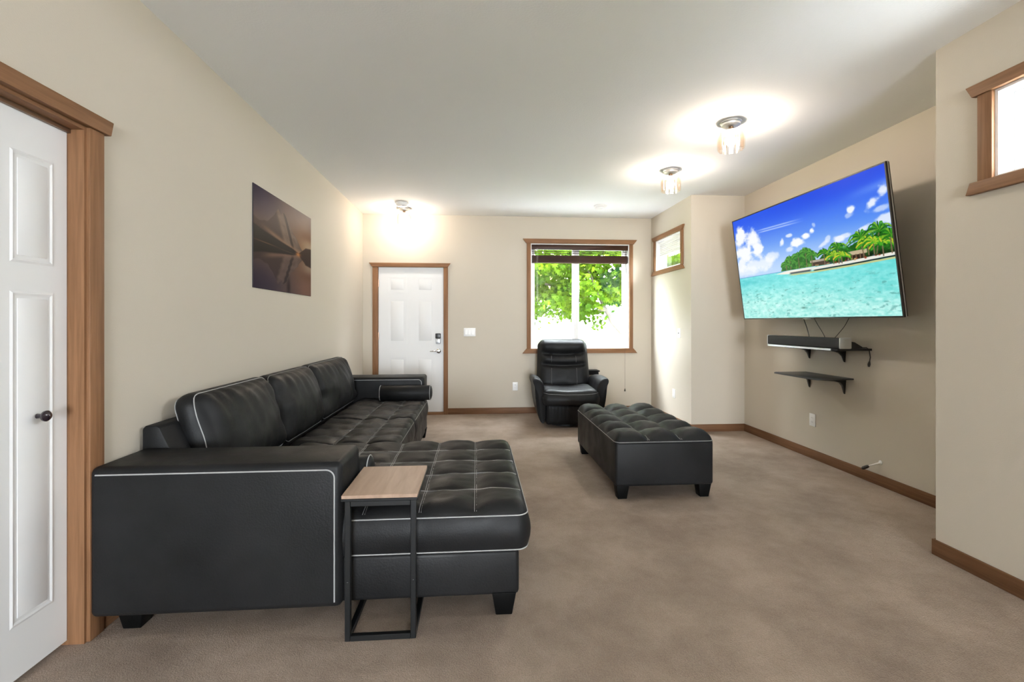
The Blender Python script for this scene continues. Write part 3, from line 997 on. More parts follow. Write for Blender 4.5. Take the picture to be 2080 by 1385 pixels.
    for a in ((.44, .50, .42, .06), (.50, .52, .42, .06), (.55, .54, .42, .06), (.585, .51, .42, .05), (.41, .47, .42, .05)):
        palm(*a, gp)
    palm(.66, .505, .42, .05, gs); palm(.71, .47, .41, .06, gy); palm(.738, .52, .408, .075, gs); palm(.755, .46, .408, .06, gy)
    palm(.857, .555, .43, .09, gs, .01); palm(.89, .52, .43, .07, gy); palm(.944, .58, .43, .095, gs, -.02); palm(.953, .50, .411, .085, gy); palm(.99, .53, .42, .09, gs); palm(.915, .51, .43, .07, gy)
    return np.clip(im, 0, 255)


TW, TILT = 1.88, 0.131
TH = TW * 9 / 16
tvb = Vector((2.876, 3.865, 1.300))            # middle of the lower edge
tx_ = Vector((0, -1, 0))                        # screen right
tn = Vector((-math.cos(TILT), 0, -math.sin(TILT)))   # screen normal (into the room, slightly down)
tup = Vector((-math.sin(TILT), 0, math.cos(TILT)))


def tvp(a, b_, c):
    q = tvb + tx_ * a + tup * b_ + tn * c
    return (q.x, q.y, q.z)


tv = thing('television', 'large flat television showing a tropical beach, tilted forward on the alcove wall', 'television', (XT - 0.1, 3.865, 1.30))
fr = MB()
bz = 0.010
for (a0, a1, b0, b1) in ((-TW / 2, TW / 2, 0, bz), (-TW / 2, TW / 2, TH - bz, TH), (-TW / 2, -TW / 2 + bz, bz, TH - bz), (TW / 2 - bz, TW / 2, bz, TH - bz)):
    fr.box(a0, a1, b0, b1, -0.012, 0.004)
fr.xf(tvp).build('bezel', 'black_plastic', tv, False)
MB().rbox(-TW / 2 + 0.002, TW / 2 - 0.002, 0.002, TH - 0.002, -0.030, -0.004, 0.004, 2).xf(tvp).build('back_panel', 'black_metal', tv)
MB().rbox(-0.55, 0.55, 0.12, 0.70, -0.060, -0.028, 0.01, 2).xf(tvp).build('electronics_housing', 'black_plastic', tv)
MB().box(TW / 2 - 0.001, TW / 2 + 0.003, 0.0, TH, -0.016, -0.010).xf(tvp).build('side_trim', 'silver', tv, False)
MB().rbox(-0.04, 0.06, -0.006, 0.002, -0.012, 0.002, 0.002, 1).xf(tvp).build('badge', 'silver', tv)
c0 = tvp(-TW / 2 + bz, bz, 0.0015)
sc = paint_mesh('screen', beach_image(), c0, tuple(tx_ * (TW - 2 * bz)), tuple(tup * (TH - 2 * bz)), 'screen_image', tv)
mt = MB()
mt.box(XT - 0.02, XT, 3.45, 4.28, 1.62, 1.72).box(XT - 0.02, XT, 3.45, 4.28, 1.92, 2.0)
for y in (3.62, 4.1):
    mt.tube([(XT - 0.01, y, 1.67), tuple(tvp(3.865 - y, 0.40, -0.05))], 0.014, 8)
    mt.tube([(XT - 0.01, y, 1.96), tuple(tvp(3.865 - y, 0.60, -0.05))], 0.014, 8)
mt.build('wall_mount', 'black_metal', tv)

# ------------------------------------------------------------------ shelves, sound bar, cords


def shelf(label, x0, y0, y1, zt, th, brackets, tipz, mat, front=None):
    s = thing('wall_shelf', label, 'shelf', (XT, (y0 + y1) / 2, zt - th))
    # board with clipped front corners
    c = 0.03
    MB().prism([(x0 + c, y0), (XT, y0), (XT, y1), (x0 + c, y1), (x0, y1 - c), (x0, y0 + c)], 'z', zt - th, zt, 0.003, 2).build('board', mat, s)
    if front:
        MB().box(x0 - 0.003, x0 + 0.001, y0 + c, y1 - c, zt - th + 0.001, zt - 0.001).build('edge_strip', front, s, False)
    for y in brackets:
        z1 = zt - th
        pts = [(XT, z1), (XT - 0.24, z1), (XT - 0.24, z1 - 0.010), (XT - 0.10, z1 - 0.020), (XT - 0.048, z1 - 0.034), (XT - 0.024, z1 - 0.062), (XT - 0.012, tipz + 0.01), (XT - 0.004, tipz), (XT, tipz)]
        MB().prism(pts, 'y', y - 0.017, y + 0.017, 0.002, 2).xf(lambda a_, b_, c_: (a_, y + (b_ - y) * (0.28 + 0.72 * min(1, max(0, (c_ - tipz) / (z1 - 0.03 - tipz))) ** 1.3), c_)).build('bracket', 'black_plastic', s)
    return s


shelf('black wall shelf under the television carrying the sound bar', 2.800, 3.455, 4.315, 1.058, 0.018, (3.729, 4.145), 0.927, 'black_plastic', 'silver')
shelf('empty dark glass wall shelf below the sound bar', 2.782, 3.632, 4.195, 0.800, 0.013, (3.729, 4.145), 0.656, 'shelf_dark')

sb = thing('sound_bar', 'long black sound bar with silver ends on the upper shelf', 'speaker', (2.855, 3.855, 1.058))
MB().rbox(2.812, 2.900, 3.412, 4.298, 1.0585, 1.142, 0.006, 2).build('body', 'black_plastic', sb)
MB().rbox(2.806, 2.815, 3.414, 4.296, 1.064, 1.138, 0.003, 2).build('grille', 'grille', sb)
MB().rbox(2.806, 2.904, 3.400, 3.413, 1.0585, 1.146, 0.006, 2).build('end_cap', 'silver', sb)
MB().rbox(2.806, 2.904, 4.297, 4.310, 1.0585, 1.146, 0.006, 2).build('end_cap', 'silver', sb)

pa = thing('power_adapter', 'small black wedge shaped adapter behind the end of the sound bar', 'adapter', (3.0, 3.50, 1.058))
MB().prism([(2.94, 1.058), (3.06, 1.058), (3.055, 1.07), (2.99, 1.108), (2.94, 1.115)], 'y', 3.47, 3.53, 0.004).build('case', 'black_plastic', pa)
MB().tube([(3.05, 3.50, 1.062), (3.085, 3.468, 1.064), (3.09, 3.448, 1.050), (3.092, 3.440, 0.99), (3.09, 3.445, 0.955)], 0.004, 6).build('cable', 'cord', pa)
MB().tube([(3.09, 3.445, 0.958), (3.09, 3.450, 0.935), (3.09, 3.452, 0.915)], [0.005, 0.010, 0.007], 8).build('plug', 'cord', pa)


def cord(label, pts, r=0.003):
    # Catmull-Rom through the points
    P = [Vector(q) for q in pts]
    P = [P[0]] + P + [P[-1]]
    out_ = []
    for i in range(1, len(P) - 2):
        for t in np.linspace(0, 1, 8, endpoint=False):
            a, b_, c, d = P[i - 1], P[i], P[i + 1], P[i + 2]
            out_.append(0.5 * ((2 * b_) + (c - a) * t + (2 * a - 5 * b_ + 4 * c - d) * t * t + (3 * b_ - a - 3 * c + d) * t ** 3))
    out_.append(P[-1])
    o = MB().tube(out_, r, 6).build('cord', 'cord', tv)
    o['label'] = label
    return o


cord('thick dark cord hanging straight from television to the sound bar', [(2.93, 3.99, 1.33), (2.93, 3.955, 1.27), (2.925, 3.915, 1.20), (2.925, 3.88, 1.10), (2.925, 3.87, 1.060)], 0.004)
cord('thin cord slanting from the middle of the television to the sound bar', [(2.93, 3.86, 1.33), (2.93, 3.80, 1.25), (2.93, 3.72, 1.15), (2.93, 3.69, 1.060)], 0.0025)
cord('curved thin cord from the television to the sound bar end', [(2.93, 3.44, 1.33), (2.93, 3.50, 1.24), (2.93, 3.56, 1.18), (2.93, 3.62, 1.12), (2.93, 3.64, 1.060)], 0.0025)

lc = thing('loose_cable', 'loose cable end poking from a wall grommet above the baseboard under the television', 'cable', (XT, 3.40, 0.07))
MB().lathe([(0.016, 0.0), (0.016, -0.004), (0.010, -0.007), (0.006, -0.007)], (XT, 3.376, 0.181), 16, 'x').build('grommet', 'white_plastic', lc)
MB().tube([(XT, 3.376, 0.181), (XT - 0.03, 3.392, 0.165), (XT - 0.05, 3.418, 0.145), (XT - 0.055, 3.43, 0.138)], 0.006, 8).build('cable', 'nickel', lc)
MB().tube([(XT - 0.053, 3.425, 0.142), (XT - 0.056, 3.435, 0.134), (XT - 0.062, 3.470, 0.110), (XT - 0.063, 3.478, 0.105)], [0.007, 0.012, 0.013, 0.010], 8).build('connector', 'cord', lc)


# ------------------------------------------------------------------ ceiling fixtures
def ceiling_light(loc, label):
    t = thing('ceiling_light', label, 'ceiling light', loc, 0, 'crystal flush ceiling lights', local=True)
    MB().lathe([(0.074, 0.0), (0.074, -0.010), (0.066, -0.014), (0.064, -0.026), (0.050, -0.034), (0.022, -0.036), (0.0, -0.036)], (0, 0, 0), 32).build('canopy', 'nickel', t)
    MB().lathe([(0.017, -0.036), (0.017, -0.064), (0.022, -0.066), (0.022, -0.072), (0.0, -0.073)], (0, 0, 0), 20).build('neck', 'bronze', t)
    sh = MB().lathe([(0.020, -0.066), (0.052, -0.067), (0.064, -0.072), (0.065, -0.075), (0.052, -0.071), (0.020, -0.070)], (0, 0, 0), 24).build('shade_cap', 'nickel', t)
    n = 12
    bar = None
    for k in range(n):
        a = 2 * PI * k / n
        c, s = math.cos(a), math.sin(a)
        if bar is None:
            # curved crystal bar: over the shoulder, then straight down
            prof = [(0.050, -0.068), (0.068, -0.074), (0.080, -0.088), (0.085, -0.108), (0.086, -0.150), (0.085, -0.190), (0.080, -0.208)]
            mb = MB()
            V, Fc = [], []
            for r_, z in prof:
                for (dr, dw) in ((-0.005, -0.014), (0.005, -0.012), (0.008, 0.0), (0.005, 0.012), (-0.005, 0.014)):
                    V.append((r_ + dr, dw, z))
            for i in range(len(prof) - 1):
                for j in range(5):
                    Fc.append((i * 5 + j, i * 5 + (j + 1) % 5, (i + 1) * 5 + (j + 1) % 5, (i + 1) * 5 + j))
            Fc += [(0, 1, 2, 3, 4), tuple(range((len(prof) - 1) * 5, len(prof) * 5))[::-1]]
            bar = mb.add(V, Fc).build('crystal_bar', 'crystal', t, False)
        else:
            o = bar.copy()
            C.objects.link(o)
            o.parent = t
            o.rotation_euler = (0, 0, a)
    MB().lathe([(0.010, -0.073), (0.012, -0.088), (0.024, -0.106), (0.032, -0.130), (0.031, -0.154), (0.020, -0.172), (0.0, -0.178)], (0, 0, 0), 20).build('bulb', 'bulb_glow', t)
    return t


l1 = (1.871, 3.30, H)
l2 = (1.878, 4.385, H)
l3 = (-0.935, 6.11, H)
ca = ceiling_light(l1, 'crystal ceiling light by the alcove, the one farther from the large window')
dup(ca, l2, 'crystal ceiling light by the alcove, the one closer to the large window')
dup(ca, l3, 'crystal ceiling light in front of the entry door beside a smoke detector')

def smoke(loc, label):
    t = thing('smoke_detector', label, 'smoke detector', loc, 0, None, local=True)
    MB().lathe([(0.082, 0), (0.082, -0.012), (0.078, -0.016), (0.0, -0.016)], (0, 0, 0), 32).build('mounting_base', 'white_plastic', t)
    MB().lathe([(0.070, -0.014), (0.068, -0.030), (0.058, -0.040), (0.030, -0.044), (0.0, -0.044)], (0, 0, 0), 32).build('cover', 'white_plastic', t)
    MB().lathe([(0.012, -0.043), (0.011, -0.047), (0.0, -0.048)], (0.02, -0.02, 0), 14).build('test_button', 'white_plastic', t)
    return t


smoke((-0.923, 5.85, H), 'round white smoke detector next to the light by the entry door')
smoke((1.56, 5.78, H), 'round white smoke detector on the ceiling in front of the large window')


# ------------------------------------------------------------------ upholstery helpers
def sq2disc(a, b_):
    return a * math.sqrt(max(0, 1 - b_ * b_ / 2)), b_ * math.sqrt(max(0, 1 - a * a / 2))


def cushion(x0, x1, y0, y1, z0, z1, R=0.05, drop=0.05, cr=0.05, cx=(), cy=(), puff=0.02, pw=0.045, crown=0.0, bulge=0.012, step=0.022, wr=None):
    """Upholstered slab. Returns (verts, faces, surface(x, y))."""
    L, W = x1 - x0, y1 - y0
    nx, ny = max(6, int(L / step)), max(6, int(W / step))

    def height(x, y):
        d = min(x - x0, x1 - x, y - y0, y1 - y)
        e1 = min(x - x0, x1 - x)
        e2 = min(y - y0, y1 - y)

        def prof(d):
            t = max(0.0, min(1.0, d / R))
            return 1 - math.sqrt(max(0, 1 - (1 - t) ** 2))
        z = z1 - drop * min(1.0, prof(e1) + prof(e2) * (1 - prof(e1)))
        if crown:
            z += crown * (max(0, math.sin(PI * (x - x0) / L)) * max(0, math.sin(PI * (y - y0) / W))) ** 0.6
        if cx or cy:
            a = 1.0
            if cx:
                dx = min(abs(x - c) for c in cx)
                a *= 1 - math.exp(-dx / pw)
            if cy:
                dy_ = min(abs(y - c) for c in cy)
                a *= 1 - math.exp(-dy_ / pw)
            z += puff * (a - 0.6) * min(1.0, max(0.0, d) / 0.04) ** 0.8
        if wr:
            z += wr(x, y) * (min(1.0, max(0.0, d) / (R * 0.5)) if (cx or cy) else 1.0)
        return z
    V = []
    idx = {}

    def place(x, y):
        # round the plan corners
        for (ax, sx) in ((x0, 1), (x1, -1)):
            for (ay, sy) in ((y0, 1), (y1, -1)):
                a = (ax + sx * cr - x) * sx / cr
                b_ = (ay + sy * cr - y) * sy / cr
                if a > 0 and b_ > 0:
                    a, b_ = sq2disc(min(a, 1), min(b_, 1))
                    return ax + sx * cr * (1 - a), ay + sy * cr * (1 - b_)
        return x, y
    for j in range(ny + 1):
        for i in range(nx + 1):
            x, y = x0 + L * i / nx, y0 + W * j / ny
            px, py = place(x, y)
            idx[i, j] = len(V)
            V.append((px, py, height(x, y)))
    Fc = [(idx[i, j], idx[i + 1, j], idx[i + 1, j + 1], idx[i, j + 1]) for j in range(ny) for i in range(nx)]
    loop = [(i, 0) for i in range(nx)] + [(nx, j) for j in range(ny)] + [(i, ny) for i in range(nx, 0, -1)] + [(0, j) for j in range(ny, 0, -1)]
    prev = [idx[q] for q in loop]
    n = len(loop)
    base = [V[k] for k in prev]
    # outward normals in plan
    nor = []
    for k in range(n):
        a, b_ = base[k - 1], base[(k + 1) % n]
        t = Vector((b_[0] - a[0], b_[1] - a[1]))
        t = t.normalized() if t.length > 1e-9 else Vector((1, 0))
        nor.append((t.y, -t.x))
    K = 6
    for s in range(1, K + 1):
        t = s / K
        cur = []
        for k in range(n):
            o_ = bulge * math.sin(PI * t) if t < 1 else 0
            zz = base[k][2] + (z0 - base[k][2]) * t
            cur.append(len(V))
            V.append((base[k][0] + nor[k][0] * o_, base[k][1] + nor[k][1] * o_, zz))
        for k in range(n):
            Fc.append((prev[k], cur[k], cur[(k + 1) % n], prev[(k + 1) % n]))
        prev = cur
    Fc.append(tuple(prev[::-1]))
    edge = [(q[0], q[1], q[2]) for q in base]
    bot = [V[k] for k in prev]
    return V, Fc, height, edge, bot


def seam_lines(mb, hgt, cx, cy, x0, x1, y0, y1, gap=0.0045, r=0.0012, double=True, fn=None, inset=0.012):
    for c in cx:
        for s in ((-gap, gap) if double else (0,)):
            pts = [(c + s, y, hgt(c + s, y) + 0.0012) for y in np.linspace(y0 + inset, y1 - inset, 50)]
            mb.tube([fn(*q) for q in pts] if fn else pts, r, 4)
    for c in cy:
        for s in ((-gap, gap) if double else (0,)):
            pts = [(x, c + s, hgt(x, c + s) + 0.0012) for x in np.linspace(x0 + inset, x1 - inset, 50)]
            mb.tube([fn(*q) for q in pts] if fn else pts, r, 4)
    return mb


def sofa_leg(mb, x, y, s=0.05, z1=0.10):
    mb.rbox(x - s, x + s, y - s, y + s, 0.0, z1, 0.004, 2, taper=0.68)
    return mb


# ------------------------------------------------------------------ sectional sofa
sofa = thing('sectional_sofa', 'large black leather sectional sofa with tufted chaise along the left wall', 'sofa', (-0.9, 3.6, 0))
ZB = 0.092
# legs
for (x, y) in ((-1.42, 2.07), (0.118, 2.045), (0.118, 3.07), (-0.60, 5.19), (-1.42, 5.19), (-0.60, 3.95)):
    sofa_leg(MB(), x, y, 0.052, ZB + 0.012).build('leg', 'black_wood', sofa)
# bases
MB().rbox(-1.12, 0.183, 1.996, 3.130, ZB, 0.285, 0.018, 3).build('chaise_base', 'leather', sofa)
MB().rbox(-1.46, -0.545, 3.10, 5.00, ZB, 0.285, 0.018, 3).build('seat_base', 'leather', sofa)


# arms
def arm(y0, y1, face_y):
    a = MB()
    a.rbox(-1.527, -0.553, y0, y1, ZB, 0.686, 0.026, 5)
    # soft crown on the top and slight swelling of the sides
    def soft(x, y, z):
        if z > 0.6:
            u = (y - y0) / (y1 - y0)
            z += 0.014 * math.sin(PI * min(1, max(0, u)))
        return x, y, z
    o = a.xf(soft).build('arm', 'leather', sofa)
    # piping around the face
    pts = []
    for t in np.linspace(0, 1, 12):
        pts.append((-1.50 + t * (1.50 - 0.615), face_y, 0.661))
    for an in np.linspace(PI / 2, 0, 8)[1:]:
        pts.append((-0.615 + 0.034 * math.cos(an), face_y, 0.627 + 0.034 * math.sin(an)))
    for z in np.linspace(0.60, 0.12, 8):
        pts.append((-0.581, face_y, z))
    MB().tube(pts, 0.0030, 6).build('piping', 'thread', o)
    return o


arm(1.955, 2.262, 1.9535)
arm(4.975, 5.262, 4.9735)
# backrest frame
MB().prism([(-1.530, ZB), (-1.530, 0.775), (-1.518, 0.79), (-1.470, 0.79), (-1.455, 0.78), (-1.30, 0.45), (-1.30, ZB)], 'y', 2.255, 5.255, 0.008, 2).build('backrest_frame', 'leather', sofa)

# chaise cushion
cxs = [-0.945, -0.710, -0.475, -0.240, -0.005]
cys = [2.235, 2.470, 2.700, 2.930]
X0, X1, Y0, Y1 = -1.16, 0.222, 1.988, 3.150


def wr_ch(x, y):
    p_ = Vector((x * 7, y * 11, 0.3))
    return 0.006 * mnoise.noise(p_) + 0.004 * mnoise.noise(Vector((x * 18, y * 30, 1.7)))


V, Fc, hg, edge, bot = cushion(X0, X1, Y0, Y1, 0.288, 0.478, R=0.07, drop=0.040, cr=0.05, cx=cxs, cy=cys, puff=0.026, pw=0.04, bulge=0.016, step=0.0165, wr=wr_ch)
cc = MB().add(V, Fc).build('chaise_cushion', 'leather', sofa, angle=60)
st = seam_lines(MB(), hg, cxs[2:], cys, X0 + 0.6, X1, Y0, Y1)
st = seam_lines(st, hg, cxs[:2], [], X0, X1, 2.27, Y1)
st = seam_lines(st, hg, [], cys, X0 + 0.1, X0 + 0.6, Y0, Y1)
st.build('stitching', 'thread', cc, kind='stuff')
pp = [q for q in edge if q[0] > -0.56 or q[1] > 3.0]
front = sorted([q for q in edge if q[1] < Y0 + 0.051 and q[0] > -0.55 and not (q[0] > X1 - 1e-4)], key=lambda q: q[0])
side = sorted([q for q in edge if q[0] > X1 - 1e-4], key=lambda q: q[1])
path = [(q[0], q[1] - 0.001, q[2]) for q in front if q[0] < X1 - 0.05] + [(q[0] + 0.001, q[1] - 0.001, q[2]) for q in front if q[0] >= X1 - 0.05] + [(q[0] + 0.001, q[1], q[2]) for q in side]
MB().tube(path, 0.0028, 6).build('piping', 'thread', cc)
fb = sorted([q for q in bot if q[1] < Y0 + 0.051 and q[0] > -0.55 and not (q[0] > X1 - 1e-4)], key=lambda q: q[0])
sb_ = sorted([q for q in bot if q[0] > X1 - 1e-4], key=lambda q: q[1])
MB().tube([(q[0], q[1] - 0.003, q[2] + 0.004) for q in fb] + [(q[0] + 0.003, q[1], q[2] + 0.004) for q in sb_], 0.0028, 6).build('piping', 'thread', cc)

# seat cushions along the wall
for (y0, y1, rows_) in ((3.145, 3.95, (3.38, 3.615, 3.80)), (3.952, 4.985, (4.15, 4.385, 4.62, 4.82))):
    cx2 = [-0.945, -0.735]
    V, Fc, hg2, edge, bot = cushion(-1.24, -0.520, y0, y1, 0.286, 0.468, R=0.06, drop=0.032, cr=0.03, cx=cx2, cy=list(rows_), puff=0.028, pw=0.04, bulge=0.012, step=0.02,
                                    wr=lambda x, y: 0.008 * mnoise.noise(Vector((x * 14, y * 9, 4.1))) + 0.004 * mnoise.noise(Vector((x * 30, y * 24, 9))))
    so = MB().add(V, Fc).build('seat_cushion', 'leather', sofa, angle=60)
    st = seam_lines(MB(), hg2, cx2, list(rows_), -1.2, -0.520, y0, y1, gap=0.005, r=0.0016)
    st.build('stitching', 'thread_dim', so, kind='stuff')
    ed = sorted([q for q in edge if q[0] > -0.5201], key=lambda q: q[1])
    MB().tube([(q[0] + 0.001, q[1], q[2]) for q in ed], 0.0026, 6).build('piping', 'thread_dim', so)


# back cushions
def back_cushion(y0, y1, base_x, base_z, height_, thick, tilt, seed, crown=0.075):
    L = y1 - y0
    up = Vector((-math.sin(tilt), 0, math.cos(tilt)))
    nr = Vector((math.cos(tilt), 0, math.sin(tilt)))

    def fn(x, y, z):
        q = Vector((base_x, y0 + x, base_z)) + up * y + nr * z
        return q.x, q.y, q.z

    def wr(x, y):
        e = math.exp(-(height_ - y) / 0.10)
        s = math.exp(-min(x, L - x) / 0.07)
        a = 0.010 * e * math.sin(x * 58 + 3 * mnoise.noise(Vector((x * 5, y * 3, seed))) + 9 * y)
        a += 0.012 * s * math.sin(y * 34 + 3 * mnoise.noise(Vector((x * 8, y * 4, seed + 3))))
        a += 0.016 * mnoise.noise(Vector((x * 4.5, y * 5, seed * 2.0)))
        a += 0.007 * mnoise.noise(Vector((x * 13, y * 9, seed * 3.0)))
        return a * min(1, 6 * min(x, L - x, y, height_ - y) / 0.25 + 0.25)
    V, Fc, hg3, edge, bot = cushion(0, L, 0, height_, -thick, 0.0, R=0.10, drop=0.035, cr=0.06, crown=crown, bulge=0.014, step=0.02, wr=wr)
    o = MB().add([fn(*q) for q in V], Fc).build('back_cushion', 'leather', sofa, angle=70)
    pts = [fn(q[0], q[1], q[2] + 0.0015) for q in edge]
    MB().tube(pts, 0.0028, 6, closed=True).build('piping', 'thread_dim' if y0 > 3 else 'thread', o)
    if y0 < 3:
        MB().tube([fn(q[0], q[1], q[2] + 0.002) for q in bot], 0.0028, 6, closed=True).build('piping', 'thread', o)
    return o


back_cushion(2.40, 3.205, -1.245, 0.470, 0.462, 0.125, 0.27, 1)
back_cushion(3.195, 3.955, -1.235, 0.470, 0.462, 0.125, 0.27, 2)
back_cushion(3.945, 4.965, -1.235, 0.470, 0.465, 0.125, 0.27, 3)


# bolsters
def bolster(label, y, z, x0, x1, r):
    prof = [(0.0, x0), (r * 0.55, x0 + 0.002), (r * 0.86, x0 + 0.010), (r, x0 + 0.024), (r * 1.02, (x0 + x1) / 2), (r, x1 - 0.024), (r * 0.86, x1 - 0.010), (r * 0.55, x1 - 0.002), (0.0, x1)]
    prof = [(max(a, 0.001), b_) for a, b_ in prof]
    t = thing('bolster_cushion', label, 'cushion', ((x0 + x1) / 2, y, z - r))
    MB().lathe(prof, (0, y, z), 28, 'x').build('body', 'leather', t, angle=60)
    for xe in (x0 + 0.020, x1 - 0.020):
        MB().tube([(xe, y + (r + 0.001) * math.cos(a), z + (r + 0.001) * math.sin(a)) for a in np.linspace(0, 2 * PI, 28, endpoint=False)], 0.0028, 6, closed=True).build('piping', 'thread', t)
    return t


bolster('black leather bolster cushion against the far sofa arm by the entry door', 4.90, 0.535, -1.010, -0.462, 0.076)
bolster('black leather bolster cushion beside the arm at the chaise end, partly behind the side table', 2.335, 0.536, -1.05, -0.505, 0.074)

# ------------------------------------------------------------------ side table
tb = thing('side_table', 'small C-shaped side table with wood top and black metal frame over the chaise', 'table', (-0.385, 1.98, 0))
MB().rbox(-0.533, -0.236, 1.880, 2.252, 0.566, 0.581, 0.002, 1).build('table_top', 'table_wood', tb)
MB().rbox(-0.534, -0.235, 1.879, 2.253, 0.556, 0.567, 0.002, 1).build('top_edge', 'black_metal', tb)
for x in (-0.521, -0.264):
    MB().rbox(x, x + 0.022, 1.885, 1.907, 0.0, 0.556, 0.002, 1).build('leg', 'black_metal', tb)
    MB().rbox(x, x + 0.022, 1.907, 2.24, 0.0, 0.022, 0.002, 1).build('base_rail', 'black_metal', tb)
    MB().rbox(x, x + 0.022, 1.907, 2.24, 0.534, 0.556, 0.002, 1).build('top_rail', 'black_metal', tb)
    MB().lathe([(0.004, 0), (0.004, -0.003), (0, -0.004)], (x + 0.011, 1.885, 0.235), 8, 'y').build('screw', 'black_plastic', tb)
MB().rbox(-0.499, -0.264, 1.885, 1.907, 0.0, 0.022, 0.002, 1).build('base_rail', 'black_metal', tb)
MB().rbox(-0.499, -0.264, 1.885, 1.907, 0.534, 0.556, 0.002, 1).build('top_rail', 'black_metal', tb)
MB().rbox(-0.499, -0.264, 2.218, 2.24, 0.0, 0.022, 0.002, 1).build('base_rail', 'black_metal', tb)

# ------------------------------------------------------------------ ottoman
ot = thing('ottoman', 'long black leather ottoman with tufted top in the middle of the carpet', 'ottoman', (1.35, 3.86, 0))
OX0, OX1, OY0, OY1 = 0.983, 1.706, 3.235, 4.490
for (x, y) in ((OX0 + 0.058, OY0 + 0.058), (OX1 - 0.058, OY0 + 0.058), (OX0 + 0.058, OY1 - 0.058), (OX1 - 0.058, OY1 - 0.058)):
    sofa_leg(MB(), x, y, 0.048, 0.112).build('leg', 'black_wood', ot)


def wr_ot(x, y):
    return 0.005 * mnoise.noise(Vector((x * 9, y * 11, 7.3))) + 0.005 * mnoise.noise(Vector((x * 26, y * 18, 2.2)))


body = MB().rbox(OX0, OX1, OY0, OY1, 0.095, 0.415, 0.022, 4)
body.build('body', 'leather', ot)
ocx = [OX0 + (OX1 - OX0) * k / 3 for k in (1, 2)]
ocy = [OY0 + (OY1 - OY0) * k / 5 for k in (1, 2, 3, 4)]
V, Fc, hg4, edge, bot = cushion(OX0 - 0.002, OX1 + 0.002, OY0 - 0.002, OY1 + 0.002, 0.398, 0.462, R=0.10, drop=0.050, cr=0.04, cx=ocx, cy=ocy, puff=0.058, pw=0.042, crown=0.006, bulge=0.002, step=0.0165, wr=wr_ot)
tp = MB().add(V, Fc).build('tufted_top', 'leather', ot, angle=60)
st = MB()
for c in ocx:
    for s in (-0.006, 0.006):
        for (ya, yb_) in ((OY0 + 0.004, OY0 + 0.09),):
            st.tube([(c + s, y, hg4(c + s, y) + 0.001) for y in np.linspace(ya, yb_, 8)], 0.0014, 4)
st.build('stitching', 'thread', tp, kind='stuff')
MB().tube([(q[0], q[1], q[2]) for q in edge], 0.0030, 6, closed=True).build('piping', 'thread_dim', tp)

# ------------------------------------------------------------------ recliner (local coordinates, front towards -y)
rc = thing('recliner', 'black leather recliner armchair in front of the large far window', 'armchair', (1.135, 5.86, 0), math.radians(-3), local=True)
MB().lathe([(0.27, 0.0), (0.27, 0.02), (0.25, 0.035), (0.06, 0.04), (0.06, 0.12)], (0, 0.02, 0), 36).build('swivel_base', 'black_plastic', rc)
MB().rbox(-0.30, 0.30, -0.36, 0.34, 0.075, 0.34, 0.03, 3).build('frame', 'leather_matte', rc)


def rec_arm(s):
    # front-view outline, flared outwards and rolled over at the top
    prof = [(0.335, 0.045), (0.375, 0.10), (0.415, 0.30), (0.428, 0.46), (0.432, 0.535), (0.452, 0.562), (0.455, 0.592), (0.435, 0.612), (0.395, 0.608), (0.355, 0.590), (0.325, 0.550), (0.310, 0.48), (0.300, 0.30), (0.292, 0.045)]
    ys = [(-0.425, 0.80, 0.0), (-0.44, 0.93, 0.0), (-0.43, 1.0, 0.0), (-0.15, 1.0, 0.0), (0.15, 0.98, -0.010), (0.36, 0.90, -0.03), (0.42, 0.78, -0.045)]
    V, Fc = [], []
    n = len(prof)
    cxm, czm = 0.365, 0.33
    for (y, k, dz) in ys:
        for (x, z) in prof:
            # front sweeps back towards the floor
            yy = y + (0.10 * max(0, (0.35 - z) / 0.35) if y < -0.3 else 0)
            zz = czm + (z - czm) * (k if z > czm else 0.5 + 0.5 * k) + dz * max(0, z / 0.6)
            V.append((s * (cxm + (x - cxm) * k), yy, zz))
    for i in range(len(ys) - 1):
        for j in range(n):
            Fc.append((i * n + j, i * n + (j + 1) % n, (i + 1) * n + (j + 1) % n, (i + 1) * n + j))
    Fc += [tuple(range(n)), tuple(range((len(ys) - 1) * n, len(ys) * n))[::-1]]
    o = MB().add(V, Fc).build('arm', 'leather', rc, angle=75)
    md = o.modifiers.new('smooth', 'SUBSURF')
    md.levels = 2
    md.render_levels = 2
    return o


rec_arm(-1)
rec_arm(1)
# seat
V, Fc, hgs, edge, bot = cushion(-0.325, 0.325, -0.47, 0.16, 0.290, 0.468, R=0.10, drop=0.055, cr=0.06, crown=-0.012, bulge=0.022, step=0.02,
                                wr=lambda x, y: 0.020 * (abs(x) / 0.325) ** 2 + 0.004 * mnoise.noise(Vector((x * 9, y * 9, 1))))
se = MB().add(V, Fc).build('seat', 'leather', rc, angle=70)
MB().tube(sorted([(q[0], q[1] - 0.001, q[2] + 0.001) for q in edge if q[1] < -0.41], key=lambda q: q[0]), 0.0026, 6).build('piping', 'thread_dim', se)


# footrest panel under the seat
def foot(x, y, z):
    return x, -0.43 - z + 0.05 * (1 - y / 0.245), 0.045 + y


V, Fc, hgf, edge, bot = cushion(-0.285, 0.285, 0, 0.245, -0.05, 0.0, R=0.05, drop=0.025, cr=0.03, crown=0.012, bulge=0.004, step=0.016,
                                wr=lambda x, y: 0.006 * math.cos(x * 70 + 2 * mnoise.noise(Vector((x * 6, y * 3, 8)))) * (0.4 + y / 0.3))
MB().add([foot(*q) for q in V], Fc).build('footrest', 'leather', rc, angle=70)

# backrest with three pillowed bands
BT = math.radians(13)
BH, BW = 0.66, 0.62


